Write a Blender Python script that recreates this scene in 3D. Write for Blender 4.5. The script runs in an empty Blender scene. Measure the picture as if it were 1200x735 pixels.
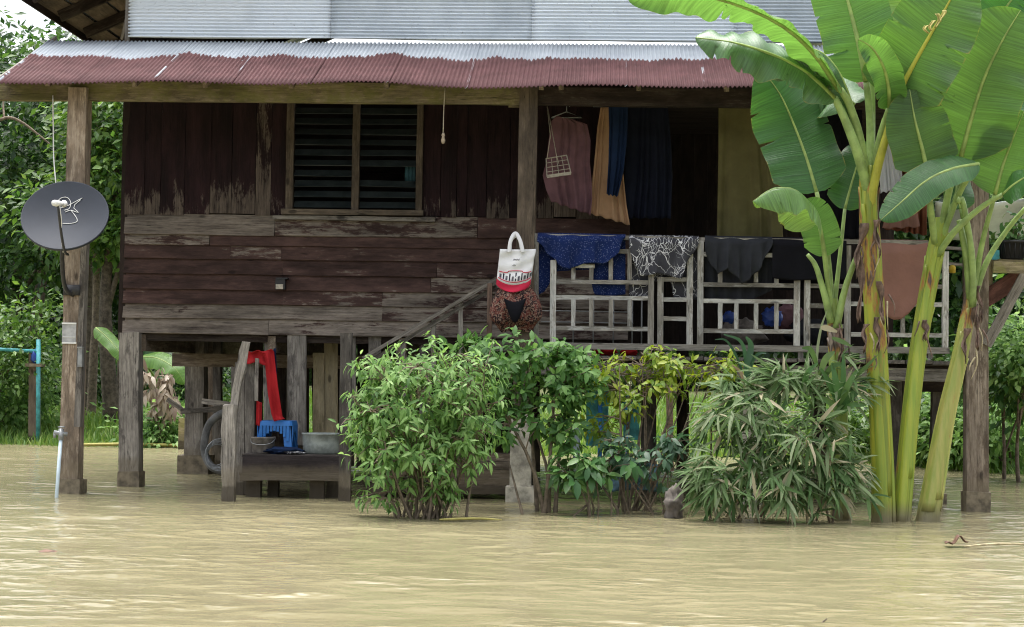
import bpy, math, random
import numpy as np
from mathutils import Vector, Matrix, noise as mnoise

# ------------------------------------------------------------------ camera, world, sun, exposure
SC = bpy.context.scene
COL = SC.collection
R = math.radians
F_PX = 2070.0                      # focal length in pixels of the 1200 px wide photograph
EYE = Vector((0.0, 0.0, 1.2))
CAM_ROT = Matrix.Rotation(R(2.77), 3, 'Z') @ Matrix.Rotation(R(90 + 2.0), 3, 'X') @ Matrix.Rotation(R(0.9), 3, 'Z')
cd = bpy.data.cameras.new('camera')
cd.sensor_width = 36.0
cd.lens = F_PX / 1200.0 * 36.0
cd.clip_start = 0.1
cd.clip_end = 5000.0
cam = bpy.data.objects.new('camera', cd)
COL.objects.link(cam)
cam.matrix_world = Matrix.Translation(EYE) @ CAM_ROT.to_4x4()
SC.camera = cam

SUN_EL, SUN_AZ = 78.0, 335.0       # degrees; azimuth clockwise from +Y (bright cloud above and beyond the house)
SKY_STRENGTH = 0.15
SUN_STRENGTH = 1.4
EXPOSURE = 1.5
w = bpy.data.worlds.new('World')
SC.world = w
w.use_nodes = True
wn = w.node_tree
bg = wn.nodes['Background']
sky = wn.nodes.new('ShaderNodeTexSky')
sky.sky_type = 'NISHITA'
sky.sun_disc = False
sky.sun_elevation = R(SUN_EL)
sky.sun_rotation = R(SUN_AZ)
sky.air_density = 1.0
sky.dust_density = 6.0
sky.ozone_density = 1.0
hs = wn.nodes.new('ShaderNodeHueSaturation')
hs.inputs['Saturation'].default_value = 0.33
wn.links.new(sky.outputs[0], hs.inputs['Color'])
wn.links.new(hs.outputs[0], bg.inputs['Color'])
bg.inputs['Strength'].default_value = SKY_STRENGTH

sd = bpy.data.lights.new('sun', 'SUN')
sd.energy = SUN_STRENGTH
sd.angle = R(60)
sd.color = (1.0, 0.985, 0.955)
sun = bpy.data.objects.new('sun', sd)
COL.objects.link(sun)
_az, _el = R(SUN_AZ), R(SUN_EL)
_d = Vector((math.sin(_az) * math.cos(_el), math.cos(_az) * math.cos(_el), math.sin(_el)))
sun.rotation_euler = _d.to_track_quat('Z', 'Y').to_euler()
sun.location = (0, 0, 30)

SC.view_settings.view_transform = 'Standard'
SC.view_settings.look = 'None'
SC.view_settings.exposure = EXPOSURE
SC.view_settings.gamma = 1.0
SC.view_settings.use_curve_mapping = False
SC.render.engine = 'CYCLES'
SC.cycles.max_bounces = 8
SC.cycles.transmission_bounces = 4
SC.cycles.transparent_max_bounces = 4
SC.cycles.use_denoising = True
SC.cycles.filter_width = 1.1

rnd = random.Random(7)
nrs = np.random.RandomState(11)

# ------------------------------------------------------------------ helpers
FRONT = 16.8      # plane of the eave posts, the railing and the front of the deck
WALL = 18.0       # plane of the house wall


def P(px, py, Y):
    """World point that lies at depth Y on the line of sight of photo pixel (px, py)."""
    d = CAM_ROT @ Vector(((px - 600) / F_PX, -(py - 367.5) / F_PX, -1.0))
    return EYE + d * (Y / d.y)


def PX(px, py, Y):
    return P(px, py, Y).x


def PZ(px, py, Y):
    return P(px, py, Y).z


WM = {}


def link(o, parent=None, world=None):
    COL.objects.link(o)
    world = world if world is not None else Matrix.Identity(4)
    if parent is not None:
        o.parent = parent
        o.matrix_parent_inverse = WM[parent.name].inverted()
    o.matrix_basis = world
    WM[o.name] = world
    return o


def thing(name, label, cat, loc, group=None):
    o = bpy.data.objects.new(name, None)
    o.empty_display_size = 0.2
    link(o, None, Matrix.Translation(Vector(loc)))
    return tag(o, label, cat, group)


def sub(name, parent, loc):
    """An Empty that is a part and carries sub-parts."""
    o = bpy.data.objects.new(name, None)
    o.empty_display_size = 0.1
    return link(o, parent, Matrix.Translation(Vector(loc)))


def tag(o, label=None, cat=None, group=None, kind=None):
    if label:
        o['label'] = label
    if cat:
        o['category'] = cat
    if group:
        o['group'] = group
    if kind:
        o['kind'] = kind
    return o


class MB:
    def __init__(s):
        s.v, s.f, s.uv = [], [], {}

    def add(s, vs, fs):
        b = len(s.v)
        s.v += [Vector(v) for v in vs]
        s.f += [tuple(i + b for i in f) for f in fs]
        return b

    def box(s, c, sz, rot=None):
        c = Vector(c)
        hx, hy, hz = sz[0] / 2, sz[1] / 2, sz[2] / 2
        vs = []
        for x, y, z in ((-1, -1, -1), (1, -1, -1), (1, 1, -1), (-1, 1, -1), (-1, -1, 1), (1, -1, 1), (1, 1, 1), (-1, 1, 1)):
            v = Vector((x * hx, y * hy, z * hz))
            if rot is not None:
                v = rot @ v
            vs.append(c + v)
        s.add(vs, [(0, 3, 2, 1), (4, 5, 6, 7), (0, 1, 5, 4), (1, 2, 6, 5), (2, 3, 7, 6), (3, 0, 4, 7)])

    def bar(s, a, b, wd, th, up=(0, 0, 1)):
        a, b = Vector(a), Vector(b)
        x = (b - a)
        L = x.length
        x.normalize()
        u = Vector(up)
        if abs(x.dot(u)) > 0.98:
            u = Vector((0, 1, 0))
        y = u.cross(x).normalized()
        z = x.cross(y)
        s.box((a + b) / 2, (L, th, wd), Matrix((x, y, z)).transposed())

    def tube(s, pts, rad, n=8, caps=True, squash=None):
        pts = [Vector(p) for p in pts]
        if not hasattr(rad, '__len__'):
            rad = [rad] * len(pts)
        prev = None
        base = len(s.v)
        for i, p in enumerate(pts):
            t = (pts[min(i + 1, len(pts) - 1)] - pts[max(i - 1, 0)]).normalized()
            if prev is None:
                u = Vector((1, 0, 0)) if abs(t.x) < 0.9 else Vector((0, 1, 0))
            else:
                u = prev
            u = (u - t * u.dot(t)).normalized()
            prev = u
            v = t.cross(u)
            for k in range(n):
                a = 2 * math.pi * k / n
                s.v.append(p + (u * math.cos(a) + v * math.sin(a)) * rad[i])
        for i in range(len(pts) - 1):
            for k in range(n):
                k2 = (k + 1) % n
                s.f.append((base + i * n + k, base + i * n + k2, base + (i + 1) * n + k2, base + (i + 1) * n + k))
        if caps:
            s.f.append(tuple(base + k for k in reversed(range(n))))
            s.f.append(tuple(base + (len(pts) - 1) * n + k for k in range(n)))

    def lathe(s, prof, c, n=24, axis=None):
        """prof: list of (radius, height); axis: 3x3 matrix or None."""
        c = Vector(c)
        base = len(s.v)
        for r, h in prof:
            for k in range(n):
                a = 2 * math.pi * k / n
                v = Vector((r * math.cos(a), r * math.sin(a), h))
                s.v.append(c + (axis @ v if axis is not None else v))
        for i in range(len(prof) - 1):
            for k in range(n):
                k2 = (k + 1) % n
                s.f.append((base + i * n + k, base + i * n + k2, base + (i + 1) * n + k2, base + (i + 1) * n + k))

    def grid(s, fn, nu, nv):
        b = len(s.v)
        for j in range(nv + 1):
            for i in range(nu + 1):
                u, v = i / nu, j / nv
                s.uv[len(s.v)] = (u, v)
                s.v.append(Vector(fn(u, v)))
        for j in range(nv):
            for i in range(nu):
                k = b + j * (nu + 1) + i
                s.f.append((k, k + 1, k + nu + 2, k + nu + 1))

    def build(s, name, mat, parent=None, smooth=False, origin=None, color=None, solid=0):
        if origin is None:
            xs = [v.x for v in s.v]
            ys = [v.y for v in s.v]
            zs = [v.z for v in s.v]
            origin = Vector(((min(xs) + max(xs)) / 2, (min(ys) + max(ys)) / 2, min(zs)))
        origin = Vector(origin)
        me = bpy.data.meshes.new(name)
        me.from_pydata([v - origin for v in s.v], [], s.f)
        if s.uv:
            ul = me.uv_layers.new(name='UVMap')
            for lp in me.loops:
                ul.data[lp.index].uv = s.uv.get(lp.vertex_index, (0, 0))
        me.materials.append(mat)
        if smooth:
            me.polygons.foreach_set('use_smooth', [True] * len(me.polygons))
        me.update()
        o = bpy.data.objects.new(name, me)
        if color:
            o.color = color
        if solid:
            m = o.modifiers.new('thickness', 'SOLIDIFY')
            m.thickness = solid
            m.offset = 0
        return link(o, parent, Matrix.Translation(origin))


def np_mesh(name, V, F, mat, parent=None, origin=(0, 0, 0), smooth=False):
    """V (n,3) array, F (m,k) index array with k = 3 or 4."""
    origin = np.asarray(origin, float)
    me = bpy.data.meshes.new(name)
    V = (np.asarray(V) - origin).astype(np.float32)
    F = np.asarray(F, np.int32)
    m, k = F.shape
    me.vertices.add(len(V))
    me.vertices.foreach_set('co', V.ravel())
    me.loops.add(m * k)
    me.loops.foreach_set('vertex_index', F.ravel())
    me.polygons.add(m)
    me.polygons.foreach_set('loop_start', np.arange(0, m * k, k, dtype=np.int32))
    if smooth:
        me.polygons.foreach_set('use_smooth', np.ones(m, bool))
    me.materials.append(mat)
    me.update(calc_edges=True)
    o = bpy.data.objects.new(name, me)
    return link(o, parent, Matrix.Translation(Vector(origin)))


def plank(name, a, b, wd, th, mat, parent, face=(0, -1, 0), wear=0.5, tone=0.5, seg=4, jit=0.003, tilt=0.0, endwear=0.0):
    """A board whose grain runs along its local X; face is the way its broad side looks."""
    a, b = Vector(a), Vector(b)
    x = b - a
    L = x.length
    x.normalize()
    n = Vector(face)
    n = (n - x * n.dot(x)).normalized()
    z = x.cross(n)
    if tilt:
        rt = Matrix.Rotation(tilt, 3, x)
        n = rt @ n
        z = rt @ z
    vs, fs = [], []
    for i in range(seg + 1):
        u = -L / 2 + L * i / seg
        for (sy, sz) in ((1, -1), (1, 1), (-1, 1), (-1, -1)):
            vs.append((u + (rnd.uniform(-jit, jit) if i in (0, seg) else 0), sy * th / 2 + rnd.uniform(-jit, jit) * 0.4, sz * wd / 2 + rnd.uniform(-jit, jit)))
    for i in range(seg):
        for k in range(4):
            k2 = (k + 1) % 4
            fs.append((i * 4 + k, i * 4 + k2, i * 4 + 4 + k2, i * 4 + 4 + k))
    fs.append((3, 2, 1, 0))
    e = seg * 4
    fs.append((e, e + 1, e + 2, e + 3))
    me = bpy.data.meshes.new(name)
    me.from_pydata(vs, [], fs)
    me.materials.append(mat)
    o = bpy.data.objects.new(name, me)
    o.color = (wear, tone, endwear, 1)
    M = Matrix((x, n, z)).transposed().to_4x4()
    M.translation = (a + b) / 2
    return link(o, parent, M)


def crv(pts, n):
    """Catmull-Rom through pts, n samples."""
    p = [Vector(q) for q in pts]
    if len(p) == 2:
        return [p[0].lerp(p[1], i / (n - 1)) for i in range(n)]
    p = [p[0] * 2 - p[1]] + p + [p[-1] * 2 - p[-2]]
    out = []
    m = len(p) - 3
    for i in range(n):
        t = i / (n - 1) * m
        k = min(int(t), m - 1)
        t -= k
        a, b, c, d = p[k:k + 4]
        out.append(0.5 * ((2 * b) + (c - a) * t + (2 * a - 5 * b + 4 * c - d) * t * t + (3 * b - a - 3 * c + d) * t ** 3))
    return out


def interp(poly, x):
    for (x0, y0), (x1, y1) in zip(poly, poly[1:]):
        if x <= x1:
            return y0 + (y1 - y0) * max(0, min(1, (x - x0) / max(1e-6, x1 - x0)))
    return poly[-1][1]


# ------------------------------------------------------------------ materials
def new_mat(name):
    m = bpy.data.materials.new(name)
    m.use_nodes = True
    nt = m.node_tree
    return m, nt, nt.nodes['Principled BSDF']


def nd(nt, typ, ins=None, **at):
    n = nt.nodes.new('ShaderNode' + typ)
    for k, v in at.items():
        setattr(n, k, v)
    for k, v in (ins or {}).items():
        if isinstance(v, bpy.types.NodeSocket):
            nt.links.new(v, n.inputs[k])
        else:
            n.inputs[k].default_value = v
    return n


def mth(nt, op, a, b=0.0, clamp=False):
    n = nd(nt, 'Math', {0: a, 1: b}, operation=op)
    n.use_clamp = clamp
    return n.outputs[0]


def mix(nt, f, a, b, blend='MIX'):
    n = nt.nodes.new('ShaderNodeMix')
    n.data_type = 'RGBA'
    n.blend_type = blend
    for k, v in ((0, f), (6, a), (7, b)):
        if isinstance(v, bpy.types.NodeSocket):
            nt.links.new(v, n.inputs[k])
        else:
            n.inputs[k].default_value = v if k == 0 else (*v[:3], 1)
    return n.outputs[2]


def ramp(nt, f, stops):
    n = nt.nodes.new('ShaderNodeValToRGB')
    nt.links.new(f, n.inputs[0])
    e = n.color_ramp.elements
    while len(e) < len(stops):
        e.new(0.5)
    for i, (p, c) in enumerate(stops):
        e[i].position = p
        e[i].color = (*c[:3], 1) if hasattr(c, '__len__') else (c, c, c, 1)
    return n.outputs[0]


def mapr(nt, v, a, b, c=0.0, d=1.0, smooth=True):
    n = nd(nt, 'MapRange', {0: v, 1: a, 2: b, 3: c, 4: d})
    if smooth:
        n.interpolation_type = 'SMOOTHSTEP'
    return n.outputs[0]


def noise(nt, co, scale, detail=4, rough=0.55, stretch=None):
    if stretch:
        co = nd(nt, 'Mapping', {0: co, 3: stretch}).outputs[0]
    return nd(nt, 'TexNoise', {'Vector': co, 'Scale': scale, 'Detail': detail, 'Roughness': rough}).outputs[0]


def obj_co(nt):
    tc = nd(nt, 'TexCoord')
    oi = nd(nt, 'ObjectInfo')
    off = nd(nt, 'VectorMath', {0: oi.outputs['Random'], 1: (31.0, 17.0, 47.0)}, operation='MULTIPLY').outputs[0]
    return nd(nt, 'VectorMath', {0: tc.outputs['Object'], 1: off}, operation='ADD').outputs[0], oi, tc


def bump(nt, bs, h, strength=0.4, dist=0.01):
    b = nd(nt, 'Bump', {'Height': h, 'Strength': strength, 'Distance': dist})
    nt.links.new(b.outputs[0], bs.inputs['Normal'])
    return b


def wood(name, paint, bare_d, bare_l, moss=None, rough=0.88):
    m, nt, bs = new_mat(name)
    co, oi, tc = obj_co(nt)
    sep = nd(nt, 'SeparateColor', {0: oi.outputs['Color']})
    wear, tone = sep.outputs[0], sep.outputs[1]
    n1 = noise(nt, co, 1.0, 6, 0.65, (0.9, 10, 10))
    n2 = noise(nt, co, 1.0, 5, 0.7, (3.0, 75, 75))
    n3 = noise(nt, co, 1.0, 9, 0.72, (2.6, 9, 9))
    n4 = noise(nt, co, 1.0, 8, 0.75, (9, 34, 34))
    g = mth(nt, 'ADD', mth(nt, 'ADD', mth(nt, 'MULTIPLY', n1, 0.3), mth(nt, 'MULTIPLY', n2, 0.4)), mth(nt, 'MULTIPLY', n4, 0.3))
    bare = ramp(nt, g, [(0.38, bare_d), (0.60, bare_l)])
    pc = mix(nt, mapr(nt, n3, 0.3, 0.7), [c * 0.6 for c in paint], [min(1, c * 1.45) for c in paint])
    v = mth(nt, 'ADD', mth(nt, 'ADD', mth(nt, 'MULTIPLY', n3, 0.60), mth(nt, 'MULTIPLY', n2, 0.18)), mth(nt, 'MULTIPLY', n4, 0.22))
    th = mapr(nt, wear, 0, 1, 0.80, 0.22, False)
    gx_ = nd(nt, 'SeparateXYZ', {0: tc.outputs['Generated']}).outputs[0]
    endw = mth(nt, 'MULTIPLY', mapr(nt, gx_, 0.42, 0.0), sep.outputs[2])
    v = mth(nt, 'ADD', v, mth(nt, 'MULTIPLY', endw, 0.30))
    mask = mapr(nt, mth(nt, 'SUBTRACT', v, th), -0.025, 0.035)
    c = mix(nt, mask, pc, bare)
    if moss:
        mm = noise(nt, co, 4.5, 8, 0.75)
        c = mix(nt, mth(nt, 'MULTIPLY', mapr(nt, mm, 0.44, 0.6), 0.75), c, moss)
    crack = mapr(nt, n2, 0.28, 0.40, 0.30, 1.0)
    c = mix(nt, 1.0, c, nd(nt, 'CombineColor', {0: crack, 1: crack, 2: crack}).outputs[0], 'MULTIPLY')
    # splits along the grain and small knots
    sp = noise(nt, co, 1.0, 2, 0.5, (0.9, 42, 42))
    spk = mapr(nt, mth(nt, 'ABSOLUTE', mth(nt, 'SUBTRACT', sp, 0.5)), 0.004, 0.014, 0.35, 1.0)
    gate = mapr(nt, n1, 0.48, 0.56)
    spk = mth(nt, 'ADD', mth(nt, 'MULTIPLY', spk, gate), mth(nt, 'SUBTRACT', 1.0, gate))
    c = mix(nt, 1.0, c, nd(nt, 'CombineColor', {0: spk, 1: spk, 2: spk}).outputs[0], 'MULTIPLY')
    kn = nd(nt, 'TexVoronoi', {'Vector': nd(nt, 'Mapping', {0: co, 3: (2.2, 5.0, 5.0)}).outputs[0], 'Scale': 1.0}).outputs['Distance']
    knk = mapr(nt, kn, 0.06, 0.13, 0.4, 1.0)
    c = mix(nt, 1.0, c, nd(nt, 'CombineColor', {0: knk, 1: knk, 2: knk}).outputs[0], 'MULTIPLY')
    st = mapr(nt, noise(nt, co, 1.0, 5, 0.7, (1.1, 4.5, 4.5)), 0.34, 0.60, 0.62, 1.12)
    c = mix(nt, 1.0, c, nd(nt, 'CombineColor', {0: st, 1: st, 2: st}).outputs[0], 'MULTIPLY')
    br = mapr(nt, tone, 0, 1, 0.45, 1.55, False)
    c = mix(nt, 1.0, c, nd(nt, 'CombineColor', {0: br, 1: br, 2: br}).outputs[0], 'MULTIPLY')
    # soaked wood and a silt line left by the flood
    pz = nd(nt, 'NewGeometry').outputs['Position']
    zz = mth(nt, 'ADD', nd(nt, 'SeparateXYZ', {0: pz}).outputs[2], mth(nt, 'MULTIPLY', mth(nt, 'SUBTRACT', noise(nt, pz, 9, 4, 0.7), 0.5), 0.10))
    c = mix(nt, mth(nt, 'MULTIPLY', mapr(nt, zz, 0.34, 0.24), 0.45), c, (0.19, 0.155, 0.10))
    c = mix(nt, mth(nt, 'MULTIPLY', mapr(nt, zz, 0.15, 0.11), 0.75), c, (0.055, 0.045, 0.032))
    nt.links.new(c, bs.inputs['Base Color'])
    bs.inputs['Roughness'].default_value = rough
    bs.inputs['Specular IOR Level'].default_value = 0.25
    bump(nt, bs, mth(nt, 'ADD', n2, mth(nt, 'MULTIPLY', mask, -0.25)), 0.55, 0.012)
    return m


def plain(name, col, rough=0.6, var=0.25, scale=8, metal=0.0, bumpv=0.15, spec=0.4):
    m, nt, bs = new_mat(name)
    co, oi, tc = obj_co(nt)
    n = noise(nt, co, scale, 5, 0.6)
    c = mix(nt, mapr(nt, n, 0.3, 0.7), [x * (1 - var) for x in col], [min(1, x * (1 + var)) for x in col])
    nt.links.new(c, bs.inputs['Base Color'])
    bs.inputs['Roughness'].default_value = rough
    bs.inputs['Metallic'].default_value = metal
    bs.inputs['Specular IOR Level'].default_value = spec
    if bumpv:
        bump(nt, bs, n, bumpv, 0.01)
    return m


def leaf_mat(name, cols, rough=0.42, trans=0.3, tcol=None, dry=None, dry_amt=0.0, spec=0.4):
    """cols: ramp of leaf colours picked leaf by leaf."""
    m, nt, bs = new_mat(name)
    geo = nd(nt, 'NewGeometry')
    oi = nd(nt, 'ObjectInfo')
    r = mth(nt, 'FRACT', mth(nt, 'ADD', geo.outputs['Random Per Island'], mth(nt, 'MULTIPLY', oi.outputs['Random'], 7.31)))
    n = len(cols)
    c = ramp(nt, r, [(i / max(1, n - 1), cc) for i, cc in enumerate(cols)])
    if dry:
        r2 = mth(nt, 'FRACT', mth(nt, 'MULTIPLY', r, 13.7))
        c = mix(nt, mth(nt, 'LESS_THAN', r2, dry_amt), c, dry)
    nt.links.new(c, bs.inputs['Base Color'])
    bs.inputs['Roughness'].default_value = rough
    bs.inputs['Specular IOR Level'].default_value = spec
    hsn = nd(nt, 'HueSaturation', {'Color': c, 'Hue': 0.485, 'Saturation': 1.1, 'Value': 1.7})
    tr = nd(nt, 'BsdfTranslucent', {'Color': hsn.outputs[0]})
    ms = nd(nt, 'MixShader', {0: trans, 1: bs.outputs[0], 2: tr.outputs[0]})
    nt.links.new(ms.outputs[0], nt.nodes['Material Output'].inputs[0])
    return m


def cloth_mat(name, col, kind=None, col2=(0.8, 0.8, 0.8), var=0.2, scale=40.0):
    m, nt, bs = new_mat(name)
    co, oi, tc = obj_co(nt)
    n = noise(nt, co, 5, 5)
    c = mix(nt, mapr(nt, n, 0.3, 0.7), [x * (1 - var) for x in col], [min(1, x * (1 + var)) for x in col])
    if kind == 'dots':
        vo = nd(nt, 'TexVoronoi', {'Vector': tc.outputs['Object'], 'Scale': scale})
        c = mix(nt, mapr(nt, vo.outputs['Distance'], 0.30, 0.17), c, col2)
    elif kind == 'branches':
        wob = nd(nt, 'TexNoise', {'Vector': tc.outputs['Object'], 'Scale': 5.0, 'Detail': 3.0})
        wv = nd(nt, 'VectorMath', {0: wob.outputs['Color'], 1: (0.25, 0.25, 0.25)}, operation='MULTIPLY').outputs[0]
        wp = nd(nt, 'VectorMath', {0: tc.outputs['Object'], 1: wv}, operation='ADD').outputs[0]
        ds = []
        for sc, thr in ((7.0, 0.016), (20.0, 0.05)):
            vo = nd(nt, 'TexVoronoi', {'Vector': nd(nt, 'Mapping', {0: wp, 3: (1.4, 0.2, 0.8)}).outputs[0], 'Scale': sc}, feature='DISTANCE_TO_EDGE')
            ds.append(mapr(nt, vo.outputs['Distance'], thr, thr * 0.4))
        gate = mapr(nt, noise(nt, tc.outputs['Object'], 4.0, 2), 0.46, 0.54)
        k = mth(nt, 'MAXIMUM', mth(nt, 'MULTIPLY', ds[0], 0.9), mth(nt, 'MULTIPLY', ds[1], gate))
        c = mix(nt, mth(nt, 'MULTIPLY', k, 0.85), c, col2)
    elif kind == 'floral':
        vo = nd(nt, 'TexVoronoi', {'Vector': tc.outputs['Object'], 'Scale': scale})
        vo2 = nd(nt, 'TexVoronoi', {'Vector': tc.outputs['Object'], 'Scale': scale * 2.3})
        sp = nd(nt, 'SeparateColor', {0: vo.outputs['Color']})
        c = mix(nt, mapr(nt, sp.outputs[0], 0.45, 0.55), c, col2)
        c = mix(nt, mapr(nt, vo2.outputs['Distance'], 0.52, 0.66), c, (0.20, 0.13, 0.10))
    nt.links.new(c, bs.inputs['Base Color'])
    bs.inputs['Roughness'].default_value = 0.9
    bs.inputs['Specular IOR Level'].default_value = 0.15
    wv = noise(nt, tc.outputs['Object'], 14, 4, 0.6)
    bump(nt, bs, wv, 0.35, 0.02)
    return m


M = {}
M['paint_wood'] = wood('maroon painted boards', (0.020, 0.0085, 0.010), (0.036, 0.027, 0.023), (0.17, 0.135, 0.11))
M['clap_wood'] = wood('brown clapboards', (0.074, 0.043, 0.037), (0.078, 0.061, 0.051), (0.28, 0.24, 0.20))
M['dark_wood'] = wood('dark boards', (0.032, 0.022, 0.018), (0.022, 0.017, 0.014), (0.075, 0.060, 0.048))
M['grey_wood'] = wood('weathered grey wood', (0.14, 0.125, 0.11), (0.08, 0.07, 0.06), (0.30, 0.275, 0.24))
M['post_wood'] = wood('weathered brown post', (0.20, 0.155, 0.115), (0.12, 0.09, 0.068), (0.38, 0.315, 0.245))
M['mossy_wood'] = wood('mossy eave beam', (0.17, 0.14, 0.085), (0.10, 0.08, 0.05), (0.30, 0.25, 0.155), moss=(0.16, 0.155, 0.05))
M['pale_ply'] = wood('pale plywood', (0.30, 0.25, 0.15), (0.20, 0.16, 0.10), (0.36, 0.31, 0.20))
M['rail_wood'] = wood('peeling white rail', (0.50, 0.49, 0.465), (0.10, 0.09, 0.075), (0.36, 0.335, 0.30))
M['bench_wood'] = wood('dark wet bench', (0.035, 0.028, 0.028), (0.03, 0.026, 0.024), (0.10, 0.085, 0.075))
M['red_plank'] = wood('red brown plank', (0.16, 0.075, 0.06), (0.10, 0.06, 0.045), (0.26, 0.18, 0.14))

M['concrete'] = plain('lichened concrete', (0.42, 0.39, 0.33), 0.95, 0.45, 9, bumpv=0.5)
M['wet_base'] = plain('wet concrete foot', (0.17, 0.14, 0.095), 0.7, 0.45, 12, bumpv=0.4)
M['bark'] = plain('bark', (0.10, 0.08, 0.06), 0.95, 0.5, 14, bumpv=0.8)
M['twig'] = plain('twig', (0.16, 0.125, 0.09), 0.9, 0.4, 20)
M['dish'] = plain('dish paint', (0.031, 0.037, 0.050), 0.6, 0.10, 3, bumpv=0.02)
M['dish_arm'] = plain('dark arm metal', (0.035, 0.035, 0.038), 0.5, 0.2, 20)
M['white_plastic'] = plain('white plastic', (0.78, 0.78, 0.75), 0.45, 0.08, 10, bumpv=0)
M['grey_plate'] = plain('grey plate', (0.40, 0.40, 0.40), 0.6, 0.2, 18)
M['steel'] = plain('grey steel', (0.30, 0.31, 0.31), 0.45, 0.25, 15, metal=0.5)
M['black_plastic'] = plain('black plastic', (0.018, 0.018, 0.02), 0.45, 0.2, 10, bumpv=0)
M['blue_plastic'] = plain('blue plastic', (0.025, 0.16, 0.48), 0.4, 0.12, 4, bumpv=0)
M['basin'] = plain('enamel basin', (0.27, 0.30, 0.28), 0.5, 0.35, 9, bumpv=0.05)
M['bucket'] = plain('old grey bucket', (0.14, 0.125, 0.11), 0.6, 0.45, 12)
M['rubber'] = plain('grey rubber hose', (0.13, 0.13, 0.125), 0.7, 0.35, 10)
M['blue_dull'] = plain('dull blue scrap', (0.02, 0.06, 0.075), 0.9, 0.3, 12)
M['rope'] = plain('pale rope', (0.45, 0.41, 0.34), 0.9, 0.2, 40)
M['teal_metal'] = plain('teal painted pipe', (0.07, 0.33, 0.36), 0.5, 0.35, 12)
M['blue_pipe'] = plain('blue pipe', (0.05, 0.24, 0.60), 0.5, 0.25, 9)
M['blue_sheet'] = plain('blue plastic sheet', (0.03, 0.07, 0.30), 0.4, 0.3, 9)
M['tarp'] = plain('pale tarpaulin', (0.55, 0.60, 0.58), 0.6, 0.15, 3)
M['dead_leaf'] = plain('dead brown leaf', (0.12, 0.065, 0.042), 0.7, 0.4, 25)
M['straw'] = plain('dry straw leaf', (0.42, 0.36, 0.22), 0.8, 0.35, 20)
M['yellow_stalk'] = plain('yellow stalk', (0.36, 0.32, 0.09), 0.6, 0.2, 20)
M['soil_bag'] = plain('old sack', (0.15, 0.13, 0.115), 0.9, 0.35, 14, bumpv=0.6)
M['yellow_plastic'] = plain('yellow plastic', (0.6, 0.42, 0.03), 0.45, 0.1, 10, bumpv=0)
M['brown_frame'] = wood('window frame wood', (0.085, 0.066, 0.048), (0.045, 0.036, 0.028), (0.15, 0.12, 0.09))

M['cloth_navy'] = cloth_mat('navy dotted cloth', (0.007, 0.017, 0.078), 'dots', (0.11, 0.135, 0.26), scale=66)
M['cloth_branch'] = cloth_mat('grey branch print cloth', (0.05, 0.05, 0.06), 'branches', (0.72, 0.72, 0.74))
M['cloth_grey'] = cloth_mat('charcoal cloth', (0.026, 0.028, 0.034))
M['cloth_black'] = cloth_mat('black cloth', (0.006, 0.006, 0.009))
M['cloth_ink'] = cloth_mat('ink blue cloth', (0.009, 0.011, 0.021))
M['cloth_pink'] = cloth_mat('dusty pink cloth', (0.25, 0.13, 0.105), var=0.08)
M['cloth_mauve'] = cloth_mat('mauve cloth', (0.16, 0.085, 0.10))
M['cloth_tan'] = cloth_mat('tan cloth', (0.42, 0.26, 0.15), var=0.1)
M['cloth_dnavy'] = cloth_mat('dark navy cloth', (0.010, 0.022, 0.06))
M['cloth_curtain'] = cloth_mat('olive curtain', (0.13, 0.115, 0.05), var=0.15)
M['cloth_white'] = cloth_mat('white cloth', (0.62, 0.62, 0.72), var=0.05)
M['cloth_rust'] = cloth_mat('rust cloth', (0.20, 0.075, 0.045))
M['cloth_red'] = cloth_mat('red cloth', (0.34, 0.016, 0.02), var=0.15)
M['canvas'] = cloth_mat('white canvas', (0.66, 0.66, 0.67), var=0.06)
M['canvas_red'] = cloth_mat('red canvas', (0.48, 0.025, 0.06), var=0.10)
M['print_dark'] = cloth_mat('dark print', (0.03, 0.025, 0.045))
M['floral'] = cloth_mat('floral fabric', (0.022, 0.012, 0.014), 'floral', (0.115, 0.035, 0.028), scale=30)

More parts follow.
